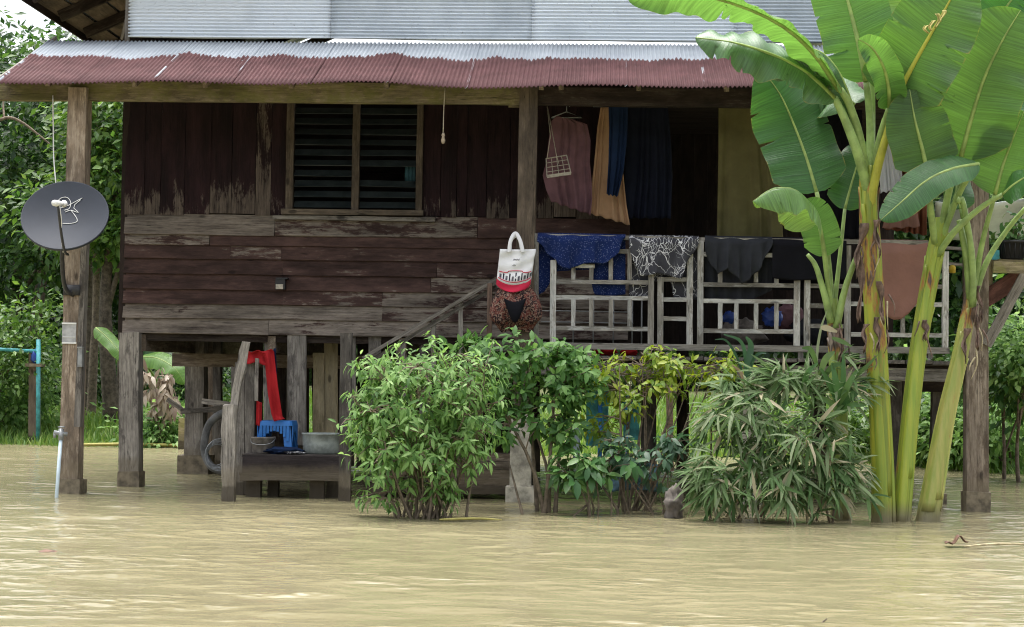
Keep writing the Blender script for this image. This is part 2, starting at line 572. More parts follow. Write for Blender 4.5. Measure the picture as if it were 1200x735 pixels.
# corrugated zinc, bare
def zinc(name, painted):
    m, nt, bs = new_mat(name)
    co, oi, tc = obj_co(nt)
    geo = nd(nt, 'NewGeometry')
    n = noise(nt, geo.outputs['Position'], 2.2, 6, 0.65)
    nf = noise(nt, geo.outputs['Position'], 26, 4, 0.7)
    n0 = mth(nt, 'ADD', mth(nt, 'MULTIPLY', n, 0.6), mth(nt, 'MULTIPLY', mth(nt, 'SUBTRACT', oi.outputs['Random'], 0.5), 0.08 if painted else 0.38))
    c = ramp(nt, n0, [(0.15, (0.27, 0.30, 0.335)), (0.45, (0.40, 0.435, 0.47))] if painted else [(0.06, (0.42, 0.48, 0.54)), (0.40, (0.68, 0.745, 0.81))])
    c = mix(nt, mth(nt, 'MULTIPLY', mapr(nt, nf, 0.62, 0.72), 0.55), c, (0.20, 0.20, 0.21))
    rough = 0.5
    if painted:
        # red oxide paint on the lower part of each sheet, brushed to an uneven line
        uv = nd(nt, 'UVMap').outputs[0]
        s = nd(nt, 'SeparateXYZ', {0: uv})
        sep = nd(nt, 'SeparateXYZ', {0: geo.outputs['Position']})
        wx = nd(nt, 'CombineXYZ', {0: sep.outputs[0]}).outputs[0]
        big = noise(nt, wx, 1.15, 4, 0.6)
        streak = noise(nt, nd(nt, 'CombineXYZ', {0: mth(nt, 'MULTIPLY', sep.outputs[0], 24.0), 1: mth(nt, 'MULTIPLY', s.outputs[1], 1.5)}).outputs[0], 1.0, 4, 0.7)
        edge = mth(nt, 'ADD', mth(nt, 'ADD', 0.30, mth(nt, 'MULTIPLY', big, 0.68)), mth(nt, 'MULTIPLY', mth(nt, 'SUBTRACT', streak, 0.5), 0.16))
        k = mapr(nt, mth(nt, 'SUBTRACT', edge, s.outputs[1]), -0.012, 0.012)
        rc = ramp(nt, noise(nt, geo.outputs['Position'], 5, 5, 0.6), [(0.3, (0.058, 0.023, 0.024)), (0.7, (0.105, 0.046, 0.048))])
        # bare zinc shows along the lap of some sheets
        lap = mth(nt, 'MULTIPLY', mapr(nt, s.outputs[0], 0.035, 0.02), mapr(nt, noise(nt, geo.outputs['Position'], 3.1, 4, 0.7), 0.46, 0.52))
        chips = mapr(nt, noise(nt, geo.outputs['Position'], 13, 6, 0.75), 0.69, 0.72)
        k = mth(nt, 'MULTIPLY', k, mth(nt, 'SUBTRACT', 1.0, mth(nt, 'MAXIMUM', lap, chips), True))
        c = mix(nt, k, c, rc)
        bs.inputs['Specular IOR Level'].default_value = 0.22
        rough = 0.75
    else:
        bs.inputs['Metallic'].default_value = 0.1
    nt.links.new(c, bs.inputs['Base Color'])
    bs.inputs['Roughness'].default_value = rough
    bump(nt, bs, n, 0.1, 0.02)
    return m


M['zinc'] = zinc('bare zinc cladding', False)
M['roof_sheet'] = zinc('red painted zinc', True)

# louvre glass
m, nt, bs = new_mat('dark louvre glass')
co, oi, tc = obj_co(nt)
g = noise(nt, co, 7, 5, 0.7)
nt.links.new(ramp(nt, g, [(0.35, (0.012, 0.017, 0.018)), (0.75, (0.045, 0.056, 0.056))]), bs.inputs['Base Color'])
bs.inputs['Roughness'].default_value = 0.35
M['louvre'] = m

# foliage
M['leaf_bush'] = leaf_mat('bush leaves', [(0.05, 0.12, 0.03), (0.12, 0.235, 0.06), (0.19, 0.33, 0.10), (0.30, 0.44, 0.18)], trans=0.42, rough=0.55, spec=0.25)
M['leaf_mid'] = leaf_mat('middle shrub leaves', [(0.04, 0.105, 0.028), (0.09, 0.20, 0.05), (0.17, 0.31, 0.09)], trans=0.45, rough=0.5, spec=0.3)
M['leaf_yellow'] = leaf_mat('yellow green leaves', [(0.11, 0.21, 0.025), (0.22, 0.32, 0.035), (0.36, 0.42, 0.06)], trans=0.35)
M['leaf_low'] = leaf_mat('low plant leaves', [(0.035, 0.10, 0.03), (0.07, 0.17, 0.05), (0.12, 0.22, 0.06)], trans=0.25)
M['leaf_dusty'] = leaf_mat('dusty leaves', [(0.035, 0.085, 0.045), (0.07, 0.14, 0.075)], trans=0.3, dry=(0.25, 0.2, 0.12), dry_amt=0.06)
M['leaf_bamboo'] = leaf_mat('bamboo leaves', [(0.045, 0.10, 0.03), (0.10, 0.175, 0.06), (0.16, 0.235, 0.105), (0.24, 0.29, 0.17)], trans=0.33, dry=(0.40, 0.36, 0.24), dry_amt=0.08, rough=0.6, spec=0.2)
M['leaf_tree'] = leaf_mat('tree leaves', [(0.010, 0.03, 0.009), (0.026, 0.07, 0.016), (0.05, 0.12, 0.026), (0.10, 0.18, 0.045)], trans=0.36)
M['leaf_tree_light'] = leaf_mat('light tree leaves', [(0.03, 0.085, 0.018), (0.075, 0.155, 0.03), (0.15, 0.25, 0.055)], trans=0.4)
M['grass'] = leaf_mat('bank grass', [(0.08, 0.18, 0.03), (0.14, 0.26, 0.045), (0.24, 0.34, 0.08)], trans=0.35)
M['leaf_brown'] = leaf_mat('withered leaves', [(0.25, 0.20, 0.14), (0.42, 0.36, 0.28), (0.16, 0.11, 0.08)], trans=0.2)


def banana_mat(name, top, under, glossy=0.38, trc=(0.30, 0.55, 0.05), tw=0.45):
    m, nt, bs = new_mat(name)
    tc = nd(nt, 'TexCoord')
    oi = nd(nt, 'ObjectInfo')
    uv = nd(nt, 'UVMap').outputs[0]
    s = nd(nt, 'SeparateXYZ', {0: uv})
    av = mth(nt, 'ABSOLUTE', mth(nt, 'SUBTRACT', s.outputs[1], 0.5))
    # side veins run out from the midrib towards the tip
    ph = mth(nt, 'SUBTRACT', s.outputs[0], mth(nt, 'MULTIPLY', av, 0.09))
    vein = nd(nt, 'TexNoise', {'Vector': nd(nt, 'CombineXYZ', {0: mth(nt, 'MULTIPLY', ph, 75.0), 1: mth(nt, 'MULTIPLY', av, 0.8)}).outputs[0], 'Scale': 1.0, 'Detail': 4.0, 'Roughness': 0.7}).outputs[0]
    geo = nd(nt, 'NewGeometry')
    patch = noise(nt, tc.outputs['Object'], 2.5, 4)
    t = mix(nt, mapr(nt, patch, 0.3, 0.7), [x * 0.8 for x in top], [x * 1.25 for x in top])
    u = mix(nt, mapr(nt, patch, 0.3, 0.7), [x * 0.85 for x in under], [x * 1.15 for x in under])
    c = mix(nt, geo.outputs['Backfacing'], t, u)
    vb = mapr(nt, vein, 0.3, 0.7, 0.72, 1.22)
    c = mix(nt, 1.0, c, nd(nt, 'CombineColor', {0: vb, 1: vb, 2: vb}).outputs[0], 'MULTIPLY')
    # yellowed, browned margins
    mg = mth(nt, 'ADD', av, mth(nt, 'MULTIPLY', mth(nt, 'SUBTRACT', noise(nt, tc.outputs['Object'], 9, 4, 0.7), 0.5), 0.10))
    c = mix(nt, mapr(nt, mg, 0.485, 0.515), c, (0.30, 0.24, 0.05))
    nt.links.new(c, bs.inputs['Base Color'])
    bs.inputs['Roughness'].default_value = glossy
    bs.inputs['Specular IOR Level'].default_value = 0.5
    bump(nt, bs, vein, 0.5, 0.012)
    tc_ = mix(nt, 1.0, trc, nd(nt, 'CombineColor', {0: vb, 1: vb, 2: vb}).outputs[0], 'MULTIPLY')
    tr = nd(nt, 'BsdfTranslucent', {'Color': tc_})
    ms = nd(nt, 'MixShader', {0: tw, 1: bs.outputs[0], 2: tr.outputs[0]})
    nt.links.new(ms.outputs[0], nt.nodes['Material Output'].inputs[0])
    return m


M['banana_leaf'] = banana_mat('banana leaf', (0.05, 0.14, 0.035), (0.125, 0.25, 0.05), trc=(0.20, 0.42, 0.06), tw=0.35)
M['banana_pale'] = banana_mat('pale glaucous banana leaf', (0.165, 0.25, 0.165), (0.14, 0.26, 0.08), 0.33, tw=0.3)
M['banana_dark'] = banana_mat('dark banana leaf', (0.018, 0.070, 0.028), (0.04, 0.12, 0.032), 0.4, (0.08, 0.27, 0.03), 0.25)
M['banana_blue'] = banana_mat('blue green banana leaf', (0.10, 0.175, 0.115), (0.09, 0.18, 0.07), 0.3, (0.12, 0.30, 0.06), tw=0.2)
M['banana_olive'] = banana_mat('olive banana leaf', (0.06, 0.13, 0.035), (0.10, 0.185, 0.04), 0.45, (0.14, 0.31, 0.035), 0.36)
M['midrib'] = plain('midrib', (0.26, 0.35, 0.10), 0.5, 0.25, 8)
M['petiole'] = plain('petiole', (0.24, 0.34, 0.11), 0.42, 0.3, 7)
M['petiole_yellow'] = plain('yellow petiole', (0.38, 0.37, 0.05), 0.42, 0.2, 6)


def stem_mat(name, base, base2, z0, z1, amount):
    """Banana sheaths: streaked green and yellow, black and orange scars between heights z0 and z1."""
    m, nt, bs = new_mat(name)
    geo = nd(nt, 'NewGeometry')
    tc = nd(nt, 'TexCoord')
    p = geo.outputs['Position']
    st = noise(nt, p, 1.0, 6, 0.6, (22, 22, 0.9))
    c = mix(nt, mapr(nt, st, 0.35, 0.65), base, base2)
    oi = nd(nt, 'ObjectInfo')
    rv = mapr(nt, oi.outputs['Random'], 0, 1, 0.72, 1.2, False)
    c = mix(nt, 1.0, c, nd(nt, 'CombineColor', {0: rv, 1: rv, 2: rv}).outputs[0], 'MULTIPLY')
    z = nd(nt, 'SeparateXYZ', {0: p}).outputs[2]
    band = mth(nt, 'MULTIPLY', mapr(nt, z, z0, z0 + 0.25), mapr(nt, z, z1, z1 - 0.2))
    n = noise(nt, p, 1.0, 5, 0.62, (13, 13, 2.6))
    k = mth(nt, 'ADD', n, mth(nt, 'MULTIPLY', band, amount))
    c = mix(nt, mapr(nt, k, 0.64, 0.73), c, (0.36, 0.17, 0.035))
    c = mix(nt, mapr(nt, k, 0.70, 0.80), c, (0.075, 0.052, 0.038))
    c = mix(nt, mapr(nt, k, 0.86, 0.92), c, (0.24, 0.19, 0.15))
    c = mix(nt, mapr(nt, z, 0.22, 0.02), c, (0.17, 0.15, 0.08))
    nt.links.new(c, bs.inputs['Base Color'])
    bs.inputs['Roughness'].default_value = 0.45
    bump(nt, bs, st, 0.5, 0.012)
    return m


# water
m, nt, bs = new_mat('muddy flood water')
geo = nd(nt, 'NewGeometry')
p = geo.outputs['Position']
mud = noise(nt, p, 1.0, 5, 0.6, (0.25, 0.5, 1))
nt.links.new(ramp(nt, mud, [(0.3, (0.190, 0.169, 0.096)), (0.7, (0.236, 0.211, 0.124))]), bs.inputs['Base Color'])
bs.inputs['Roughness'].default_value = 0.17
bs.inputs['IOR'].default_value = 1.333
w1 = noise(nt, p, 1.0, 3, 0.55, (1.3, 3.2, 1))
w2 = noise(nt, p, 1.0, 2, 0.45, (4.2, 5.5, 1))
w3 = noise(nt, p, 1.0, 3, 0.6, (22.0, 30.0, 1))
gust = mapr(nt, noise(nt, p, 1.0, 3, 0.6, (0.55, 0.9, 1)), 0.42, 0.62)
hgt = mth(nt, 'ADD', mth(nt, 'ADD', mth(nt, 'MULTIPLY', w1, 0.7), mth(nt, 'MULTIPLY', mth(nt, 'MULTIPLY', w2, w2), mth(nt, 'ADD', 0.45, mth(nt, 'MULTIPLY', gust, 1.4)))), mth(nt, 'MULTIPLY', w3, 0.03))
bump(nt, bs, hgt, 1.0, 0.042)
M['water'] = m

# ground
m, nt, bs = new_mat('bank soil')
geo = nd(nt, 'NewGeometry')
n = noise(nt, geo.outputs['Position'], 1.3, 7, 0.7)
nt.links.new(ramp(nt, n, [(0.3, (0.055, 0.075, 0.02)), (0.5, (0.085, 0.10, 0.03)), (0.7, (0.12, 0.095, 0.06))]), bs.inputs['Base Color'])
bs.inputs['Roughness'].default_value = 0.95
bump(nt, bs, n, 0.6, 0.05)
M['ground'] = m

# ------------------------------------------------------------------ setting: ground and water
def shore(x):
    return 27.0 + 0.5 * math.sin(x * 0.7) + 0.3 * math.sin(x * 1.9 + 1) - 3.0 * max(0.0, min(1.0, (x - 2.0) / 4.0))


def ground_z(x, y):
    d = y - shore(x)
    if y < 0:
        return -0.9
    t = max(0.0, min(1.0, (d + 1.5) / 7.0))
    z = -0.30 + 0.95 * t
    if d > 0:
        z += 0.08 * mnoise.noise(Vector((x * 0.6, y * 0.6, 0)))
    return z + min(1.5, max(0.0, d - 6) * 0.02)


xs = np.concatenate([np.linspace(-600, -30, 8)[:-1], np.linspace(-30, 30, 81), np.linspace(30, 600, 8)[1:]])
ys = np.concatenate([np.linspace(-60, 20, 5)[:-1], np.linspace(20, 44, 49), np.linspace(44, 900, 10)[1:]])
V = [(x, y, ground_z(x, y)) for y in ys for x in xs]
nx = len(xs)
Fq = [(j * nx + i, j * nx + i + 1, (j + 1) * nx + i + 1, (j + 1) * nx + i) for j in range(len(ys) - 1) for i in range(nx - 1)]
tag(np_mesh('ground', V, Fq, M['ground'], smooth=True), kind='structure')

# water sheet with real low swell where it lies before the camera
wx = np.concatenate([[-400, -60], np.linspace(-14, 14, 281), [60, 400]])
wy = np.concatenate([[-50, 2], np.linspace(5, 19, 351), np.linspace(19.1, 32, 60), [60, 300, 700]])
X, Y = np.meshgrid(wx, wy)
Z = np.zeros_like(X)
rs = np.random.RandomState(3)
for k in range(34):
    lam = 0.22 * (1.09 ** k) if k < 24 else 0.5 + 0.1 * (k - 24)
    th = rs.normal(math.pi / 2, 0.55)
    kk = 2 * math.pi / lam
    Z += 0.0020 * lam ** 0.9 * np.sin(kk * (math.cos(th) * X + math.sin(th) * Y) + rs.uniform(0, 6.28) + 0.6 * np.sin(X * rs.uniform(0.4, 1.2) + rs.uniform(0, 6)))
fade = np.clip((14 - np.abs(X)) / 2, 0, 1) * np.clip((Y - 5) / 1.0, 0, 1) * np.clip((30 - Y) / 6, 0, 1)
Z *= fade * np.where(Y > 16.5, 0.6, 1.0)
Vw = np.stack([X.ravel(), Y.ravel(), Z.ravel()], 1)
nx = len(wx)
ii, jj = np.meshgrid(np.arange(nx - 1), np.arange(len(wy) - 1))
a = (jj * nx + ii).ravel()
Fw = np.stack([a, a + 1, a + nx + 1, a + nx], 1)
tag(np_mesh('water', Vw, Fw, M['water'], smooth=True), kind='structure')

# ------------------------------------------------------------------ the house
house = thing('stilt_house', 'weathered wooden house on stilts with red painted tin porch roof above brown flood water', 'house', (0, WALL, 0))
ZE = Vector((0, 0, 1))

# --- left wall: clapboards below, upright boards above
XL, XR = PX(145, 320, WALL), PX(737, 330, WALL)
rows = [  # left-hand pixel y of top and bottom, wear, tone, seams (px)
    (250, 273, 0.72, 0.42, [322, 560], [0.75, 0.55, 0.35]),
    (273, 285, 0.45, 0.42, [246, 600], [0.52, 0.25, 0.3]),
    (285, 301, 0.36, 0.45, [270, 330], [0.40, 0.46, 0.34]),
    (301, 319, 0.30, 0.45, [332, 512], [0.32, 0.33, 0.42]),
    (319, 337, 0.30, 0.45, [332, 505], [0.30, 0.32, 0.6]),
    (337, 354, 0.42, 0.42, [332, 448], [0.40, 0.48, 0.55]),
    (354, 371, 0.85, 0.5, [448, 650], [0.66, 0.5, 0.58]),
    (371, 389, 0.90, 0.58, [315, 600], [0.72, 0.62, 0.6]),
]
zrow = [(PZ(300, y0 + 2.3, WALL), PZ(300, y1 + 2.3, WALL)) for y0, y1, *_ in rows]
for (y0, y1, wr, tn, seams, wears), (zt, zb) in zip(rows, zrow):
    ex = [XL] + [PX(s, (y0 + y1) / 2, WALL) for s in seams] + [XR]
    for i in range(len(ex) - 1):
        plank('wall_board', (ex[i] + 0.002, WALL + 0.005 + rnd.uniform(-0.004, 0.004), (zt + zb) / 2 - 0.004), (ex[i + 1] - 0.002, WALL + 0.005, (zt + zb) / 2 - 0.004),
              zt - zb + 0.014, 0.026, M['clap_wood'], house, wear=wears[i] + rnd.uniform(-0.04, 0.04), tone=tn + rnd.uniform(-0.1, 0.1), seg=6, tilt=-0.19, jit=0.004)
z_mid = zrow[0][0]
z_top = PZ(300, 96, WALL)
x = XL
wl, wr_ = PX(336, 180, WALL), PX(496, 180, WALL)
ups = []
bw = [26, 20, 33, 30, 23, 25, 31]
edges = [147, 170, 189, 217, 247, 272, 300, 318, 336]
edges2 = [496, 517, 536, 548, 571, 598, 622, 650, 676, 702, 737]
for ed in (edges, edges2):
    for e0, e1 in zip(ed, ed[1:]):
        x0, x1 = PX(e0, 180, WALL), PX(e1, 180, WALL)
        plank('upright_board', ((x0 + x1) / 2, WALL + 0.012 + rnd.uniform(-0.006, 0.006), z_mid + 0.01 + rnd.uniform(-0.02, 0.01)), ((x0 + x1) / 2, WALL + 0.012 + rnd.uniform(-0.005, 0.005), z_top),
              x1 - x0 - 0.006, 0.02, M['paint_wood'], house, wear=rnd.choice([0.1, 0.16, 0.22, 0.30]) if e0 != 300 else 0.5, tone=rnd.uniform(0.2, 0.45), seg=6, jit=0.003, endwear=rnd.uniform(0.35, 1.0))
# boards above the window head
plank('upright_board', (wl, WALL + 0.012, PZ(400, 105, WALL)), (wr_, WALL + 0.012, PZ(400, 105, WALL)), 0.2, 0.02, M['paint_wood'], house, wear=0.2, tone=0.3)

# --- louvred window
win = sub('window', house, (0.5 * (wl + wr_), WALL, PZ(415, 246, WALL)))
fy = WALL - 0.02
def wpt(px, py, y=fy):
    return Vector((PX(px, 185, WALL), y, PZ(415, py, WALL)))
for pxs, wd in ((340.5, 0.075), (417.5, 0.075), (492, 0.065)):
    plank('frame_post', wpt(pxs, 252), wpt(pxs, 112), wd, 0.06, M['brown_frame'], win, wear=0.5, tone=0.5, jit=0.002)
plank('frame_head', wpt(336, 116, fy - 0.004), wpt(496, 116, fy - 0.004), 0.06, 0.055, M['brown_frame'], win, wear=0.5, tone=0.4)
plank('window_sill', wpt(332, 249.5, fy - 0.02), wpt(498, 249.5, fy - 0.02), 0.055, 0.09, M['brown_frame'], win, wear=0.7, tone=0.6)
plank('window_sill', wpt(322, 256, fy - 0.012), wpt(512, 257, fy - 0.012), 0.04, 0.05, M['grey_wood'], win, wear=0.6, tone=0.28)
for (p0, p1) in ((345.5, 413), (422, 488.5)):
    n = 10
    for i in range(n):
        py = 124 + (246 - 124) * (i + 0.5) / n
        if p0 > 400 and i == 6:
            continue      # one blade is missing, dark gap with a scrap of curtain
        a, b = wpt(p0, py, WALL + 0.01), wpt(p1, py, WALL + 0.01)
        if p0 > 400 and i == 7:
            a.z += 0.01
        plank('louvre_blade', a, b, 0.10, 0.006, M['louvre'], win, seg=1, jit=0.001, tilt=-0.85 + rnd.uniform(-0.06, 0.06))
mb = MB()
mb.grid(lambda u, v: wpt(474 + u * 13, 190 + v * 22, WALL + 0.07) + Vector((0, 0.012 * math.sin(u * 20), 0)), 12, 3)
mb.build('curtain_scrap', M['blue_dull'], win, True, solid=0.003)

# --- corner post boards and house body (left side, back, inner partition, light-blocking boards, ceiling, floor)
YB = 24.0
z_floor = PZ(300, 392, WALL)
XH = PX(1148, 400, FRONT) + 0.05      # right end of the veranda
plank('corner_board', (XL - 0.012, WALL + 0.02, z_floor), (XL - 0.012, WALL + 0.02, z_top), 0.035, 0.07, M['dark_wood'], house, face=(-1, 0, 0), wear=0.4, tone=0.3)
nb = 14
for i in range(nb):
    za = z_floor + (z_top + 1.5 - z_floor) * (i + 0.5) / nb
    plank('side_board', (XL + 0.0, WALL + 0.06, za), (XL + 0.0, YB, za), (z_top + 1.5 - z_floor) / nb - 0.006, 0.022, M['paint_wood'], house, face=(-1, 0, 0), wear=0.45, tone=0.4, tilt=0.08)
    plank('back_board', (XL + 0.03, YB + 0.02, za), (XH, YB + 0.02, za), (z_top + 1.5 - z_floor) / nb - 0.004, 0.022, M['dark_wood'], house, face=(0, 1, 0), wear=0.4, tone=0.4)
# partition that returns from the wall into the veranda, and the veranda's back wall
YV = 20.8
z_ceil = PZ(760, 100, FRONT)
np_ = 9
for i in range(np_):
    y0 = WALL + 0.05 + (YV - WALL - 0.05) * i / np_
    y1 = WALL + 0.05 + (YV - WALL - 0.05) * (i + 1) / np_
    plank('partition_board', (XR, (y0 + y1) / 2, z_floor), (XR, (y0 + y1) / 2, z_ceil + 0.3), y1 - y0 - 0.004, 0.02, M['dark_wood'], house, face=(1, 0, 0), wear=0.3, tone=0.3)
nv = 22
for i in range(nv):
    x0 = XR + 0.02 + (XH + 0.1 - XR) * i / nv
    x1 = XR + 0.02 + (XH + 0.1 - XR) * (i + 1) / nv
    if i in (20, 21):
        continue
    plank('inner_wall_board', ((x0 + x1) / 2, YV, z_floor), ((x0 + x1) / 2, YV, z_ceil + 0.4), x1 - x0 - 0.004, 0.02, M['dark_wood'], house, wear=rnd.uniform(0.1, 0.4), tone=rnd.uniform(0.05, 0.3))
for i in range(8):  # boards added inside to block light leaking through the louvre gap
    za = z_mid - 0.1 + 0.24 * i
    plank('light_block_board', (XL + 0.05, WALL + 2.6, za), (XR - 0.03, WALL + 2.6, za), 0.235, 0.02, M['dark_wood'], house, wear=0.3, tone=0.3, seg=2)
# floors: boards run front to back (veranda) seen from their ends and from below
nf = 34
fx0, fx1 = PX(622, 410, FRONT), XH
DZ = PZ(880, 419.5, FRONT)            # top of the deck boards
for i in range(nf):
    x0 = fx0 + (fx1 - fx0) * i / nf
    x1 = fx0 + (fx1 - fx0) * (i + 1) / nf
    plank('deck_board', ((x0 + x1) / 2, FRONT - 0.10 + rnd.uniform(-0.02, 0.02), DZ - 0.017 + rnd.uniform(-0.004, 0.004)), ((x0 + x1) / 2, YV, DZ - 0.017), x1 - x0 - 0.008, 0.034, M['grey_wood'], house, face=(0, 0, 1), wear=0.5, tone=0.3, seg=2)
for i in range(12):
    y0 = WALL + 0.04 + (YB - WALL - 0.04) * i / 12
    plank('floor_board', (XL + 0.04, y0 + 0.25, z_floor + 0.03), (XR - 0.02, y0 + 0.25, z_floor + 0.03), 0.49, 0.03, M['dark_wood'], house, face=(0, 0, 1), wear=0.3, tone=0.3, seg=2)
for i in range(10):
    y0 = YV + 0.02 + (YB - YV - 0.02) * i / 10
    plank('floor_board', (XR + 0.02, y0 + 0.16, DZ - 0.02), (XH, y0 + 0.16, DZ - 0.02), 0.31, 0.03, M['dark_wood'], house, face=(0, 0, 1), wear=0.3, tone=0.3, seg=2)
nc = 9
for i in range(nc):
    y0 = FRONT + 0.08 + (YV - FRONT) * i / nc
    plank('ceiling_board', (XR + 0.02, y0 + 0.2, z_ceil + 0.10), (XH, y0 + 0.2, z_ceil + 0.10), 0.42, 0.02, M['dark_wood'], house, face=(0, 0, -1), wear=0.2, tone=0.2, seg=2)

# floor joists below the left part, and the sill beams
for px0, px1, py, y, wd in ((150, 740, 394, WALL + 0.10, 0.10),):
    z = PZ(300, py, WALL) - 0.01
    plank('sill_beam', (PX(px0, py, WALL), y, z), (PX(px1, py, WALL), y, z), wd, 0.10, M['dark_wood'], house, wear=0.5, tone=0.5)
for X0 in (XL + 0.2, XL + 1.55, XL + 2.9, XL + 4.2):
    plank('floor_joist', (X0, WALL + 0.02, z_floor - 0.10), (X0, YB, z_floor - 0.10), 0.17, 0.08, M['post_wood'], house, face=(-1, 0, 0), wear=0.5, tone=0.25)
for y in (WALL + 2.0, WALL + 4.0):
    plank('floor_joist', (XL + 0.05, y, z_floor - 0.26), (XR, y, z_floor - 0.26), 0.15, 0.08, M['post_wood'], house, wear=0.5, tone=0.3)
# deck front beam, bottom board of railing
def fr(px, py, y=FRONT):
    return P(px, py, y)
plank('deck_beam', fr(632, 431, FRONT + 0.02), fr(1128, 440, FRONT + 0.02), 0.12, 0.09, M['grey_wood'], house, wear=0.6, tone=0.6, seg=8, jit=0.006)
plank('deck_beam', fr(500, 420, FRONT + 1.3), fr(1128, 433, FRONT + 1.3), 0.15, 0.09, M['dark_wood'], house, wear=0.6, tone=0.4)
for px in (700, 790, 870, 950, 1060):
    plank('deck_joist', Vector((PX(px, 430, FRONT), FRONT + 0.07, DZ - 0.085)), Vector((PX(px, 430, FRONT), YV, DZ - 0.085)), 0.10, 0.06, M['dark_wood'], house, face=(1, 0, 0), wear=0.5, tone=0.4, seg=2)

# --- stilts
def stilt(px_t, py_t, px_b, py_b, y, wd, mat='post_wood', wear=0.6, tone=0.5, base=None, depth=None, label=None):
    a = P(px_t, py_t, y)
    b = P(px_b, py_b, y)
    d = (a - b).normalized()
    b2 = b - d * ((b.z + 0.5) / max(0.3, d.z))
    o = plank('stilt', b2, a, wd, depth or wd, M[mat], house, wear=wear, tone=tone, seg=8, jit=0.006)
    if label:
        o['label'] = label
    if base:
        bh = base[1]
        c = b
        mb = MB()
        w2 = base[0]
        mb.box((c.x, c.y, bh / 2 - 0.3), (w2, w2, bh + 0.6))
        for i, v in enumerate(mb.v):
            mb.v[i] = v + Vector((rnd.uniform(-0.008, 0.008), rnd.uniform(-0.008, 0.008), rnd.uniform(-0.01, 0.01)))
        mb.build('stilt_foot', M['wet_base'], o)
    return o

eave_post = stilt(94, 104, 83, 575, FRONT, 0.185, 'post_wood', 0.5, 0.8, (0.235, 0.14))
plank('post_strip', P(101, 260, FRONT - 0.04), P(92, 500, FRONT - 0.04), 0.055, 0.11, M['grey_wood'], eave_post, wear=0.6, tone=0.4)
stilt(154, 390, 153.5, 566, WALL + 0.01, 0.20, 'grey_wood', 0.6, 0.8, (0.235, 0.16))
p_ = stilt(231, 400, 229, 552, 20.4, 0.22, 'grey_wood', 0.5, 0.75, (0.36, 0.22))
stilt(255, 400, 255, 552, 21.0, 0.10, 'grey_wood', 0.5, 0.3)
stilt(246, 402, 246, 548, 22.0, 0.10, 'post_wood', 0.5, 0.3)
# veranda post from eave to deck, concrete pier below it
stilt(620, 100, 612, 480, FRONT, 0.175, 'post_wood', 0.3, 0.08)
mbp = MB()
c = P(611, 500, FRONT)
mbp.box((c.x, FRONT, 0.22), (0.20, 0.20, 1.24))
mbp.box((c.x, FRONT, -0.1), (0.27, 0.27, 0.5))
mbp.build('concrete_pier', M['concrete'], house)
stilt(1144, 118, 1143, 595, FRONT, 0.20, 'post_wood', 0.55, 0.38, (0.225, 0.18))
stilt(1100, 455, 1096, 588, 17.7, 0.13, 'grey_wood', 0.4, 0.3, (0.2, 0.1))
plank('stilt_cap', P(1078, 452, 17.6), P(1122, 452, 17.6), 0.12, 0.2, M['dark_wood'], house, wear=0.4, tone=0.6)
stilt(1049, 440, 1048, 600, 18.4, 0.13, 'grey_wood', 0.5, 0.3)
stilt(880, 432, 880, 590, 17.2, 0.20, 'concrete', 0.5, 0.6)
stilt(760, 432, 760, 590, 18.6, 0.16, 'grey_wood', 0.5, 0.4)
stilt(1065, 440, 1062, 580, 21.5, 0.15, 'dark_wood', 0.5, 0.4)
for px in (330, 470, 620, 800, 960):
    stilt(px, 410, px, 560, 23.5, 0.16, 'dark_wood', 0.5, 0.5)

# --- skirt boards that hang below the floor behind the bench
for (pa, pb, ya, yb, y, mt, wr, tn) in (
        (309, 322, 388, 505, 18.1, 'grey_wood', 0.6, 0.28),
        (337, 359, 388, 522, 18.0, 'grey_wood', 0.55, 0.32),
        (367, 380, 414, 508, 18.5, 'pale_ply', 0.5, 0.42),
        (380, 396, 396, 508, 18.52, 'pale_ply', 0.5, 0.45),
        (403, 417, 390, 480, 18.05, 'grey_wood', 0.5, 0.24),
        (432, 447, 392, 480, 18.05, 'grey_wood', 0.5, 0.26),
        (464, 477, 393, 500, 18.1, 'grey_wood', 0.5, 0.24),
        (492, 505, 394, 500, 18.1, 'grey_wood', 0.5, 0.24),
        (515, 532, 394, 500, 18.3, 'grey_wood', 0.5, 0.24),
        (550, 566, 395, 500, 18.2, 'grey_wood', 0.5, 0.24)):
    pm = (pa + pb) / 2
    plank('skirt_board', P(pm, ya, y), P(pm, yb, y), (pb - pa) / F_PX * y, 0.022, M[mt], house, wear=wr, tone=tn + 0.22, seg=5, jit=0.005)
# dark boards closing the space under the floor further back
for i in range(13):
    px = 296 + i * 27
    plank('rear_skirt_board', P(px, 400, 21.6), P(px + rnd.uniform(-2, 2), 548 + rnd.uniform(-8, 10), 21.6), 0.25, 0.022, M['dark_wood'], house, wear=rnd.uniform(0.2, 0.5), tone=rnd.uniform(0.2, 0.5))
plank('cross_rail', P(212, 482, 20.3), P(285, 478, 20.3), 0.06, 0.04, M['grey_wood'], house, wear=0.6, tone=0.4)
plank('cross_rail', P(238, 470, 20.1), P(282, 476, 19.6), 0.06, 0.04, M['grey_wood'], house, wear=0.6, tone=0.45)
plank('cross_rail', P(196, 468, 20.9), P(222, 486, 20.9), 0.05, 0.04, M['grey_wood'], house, wear=0.6, tone=0.4)

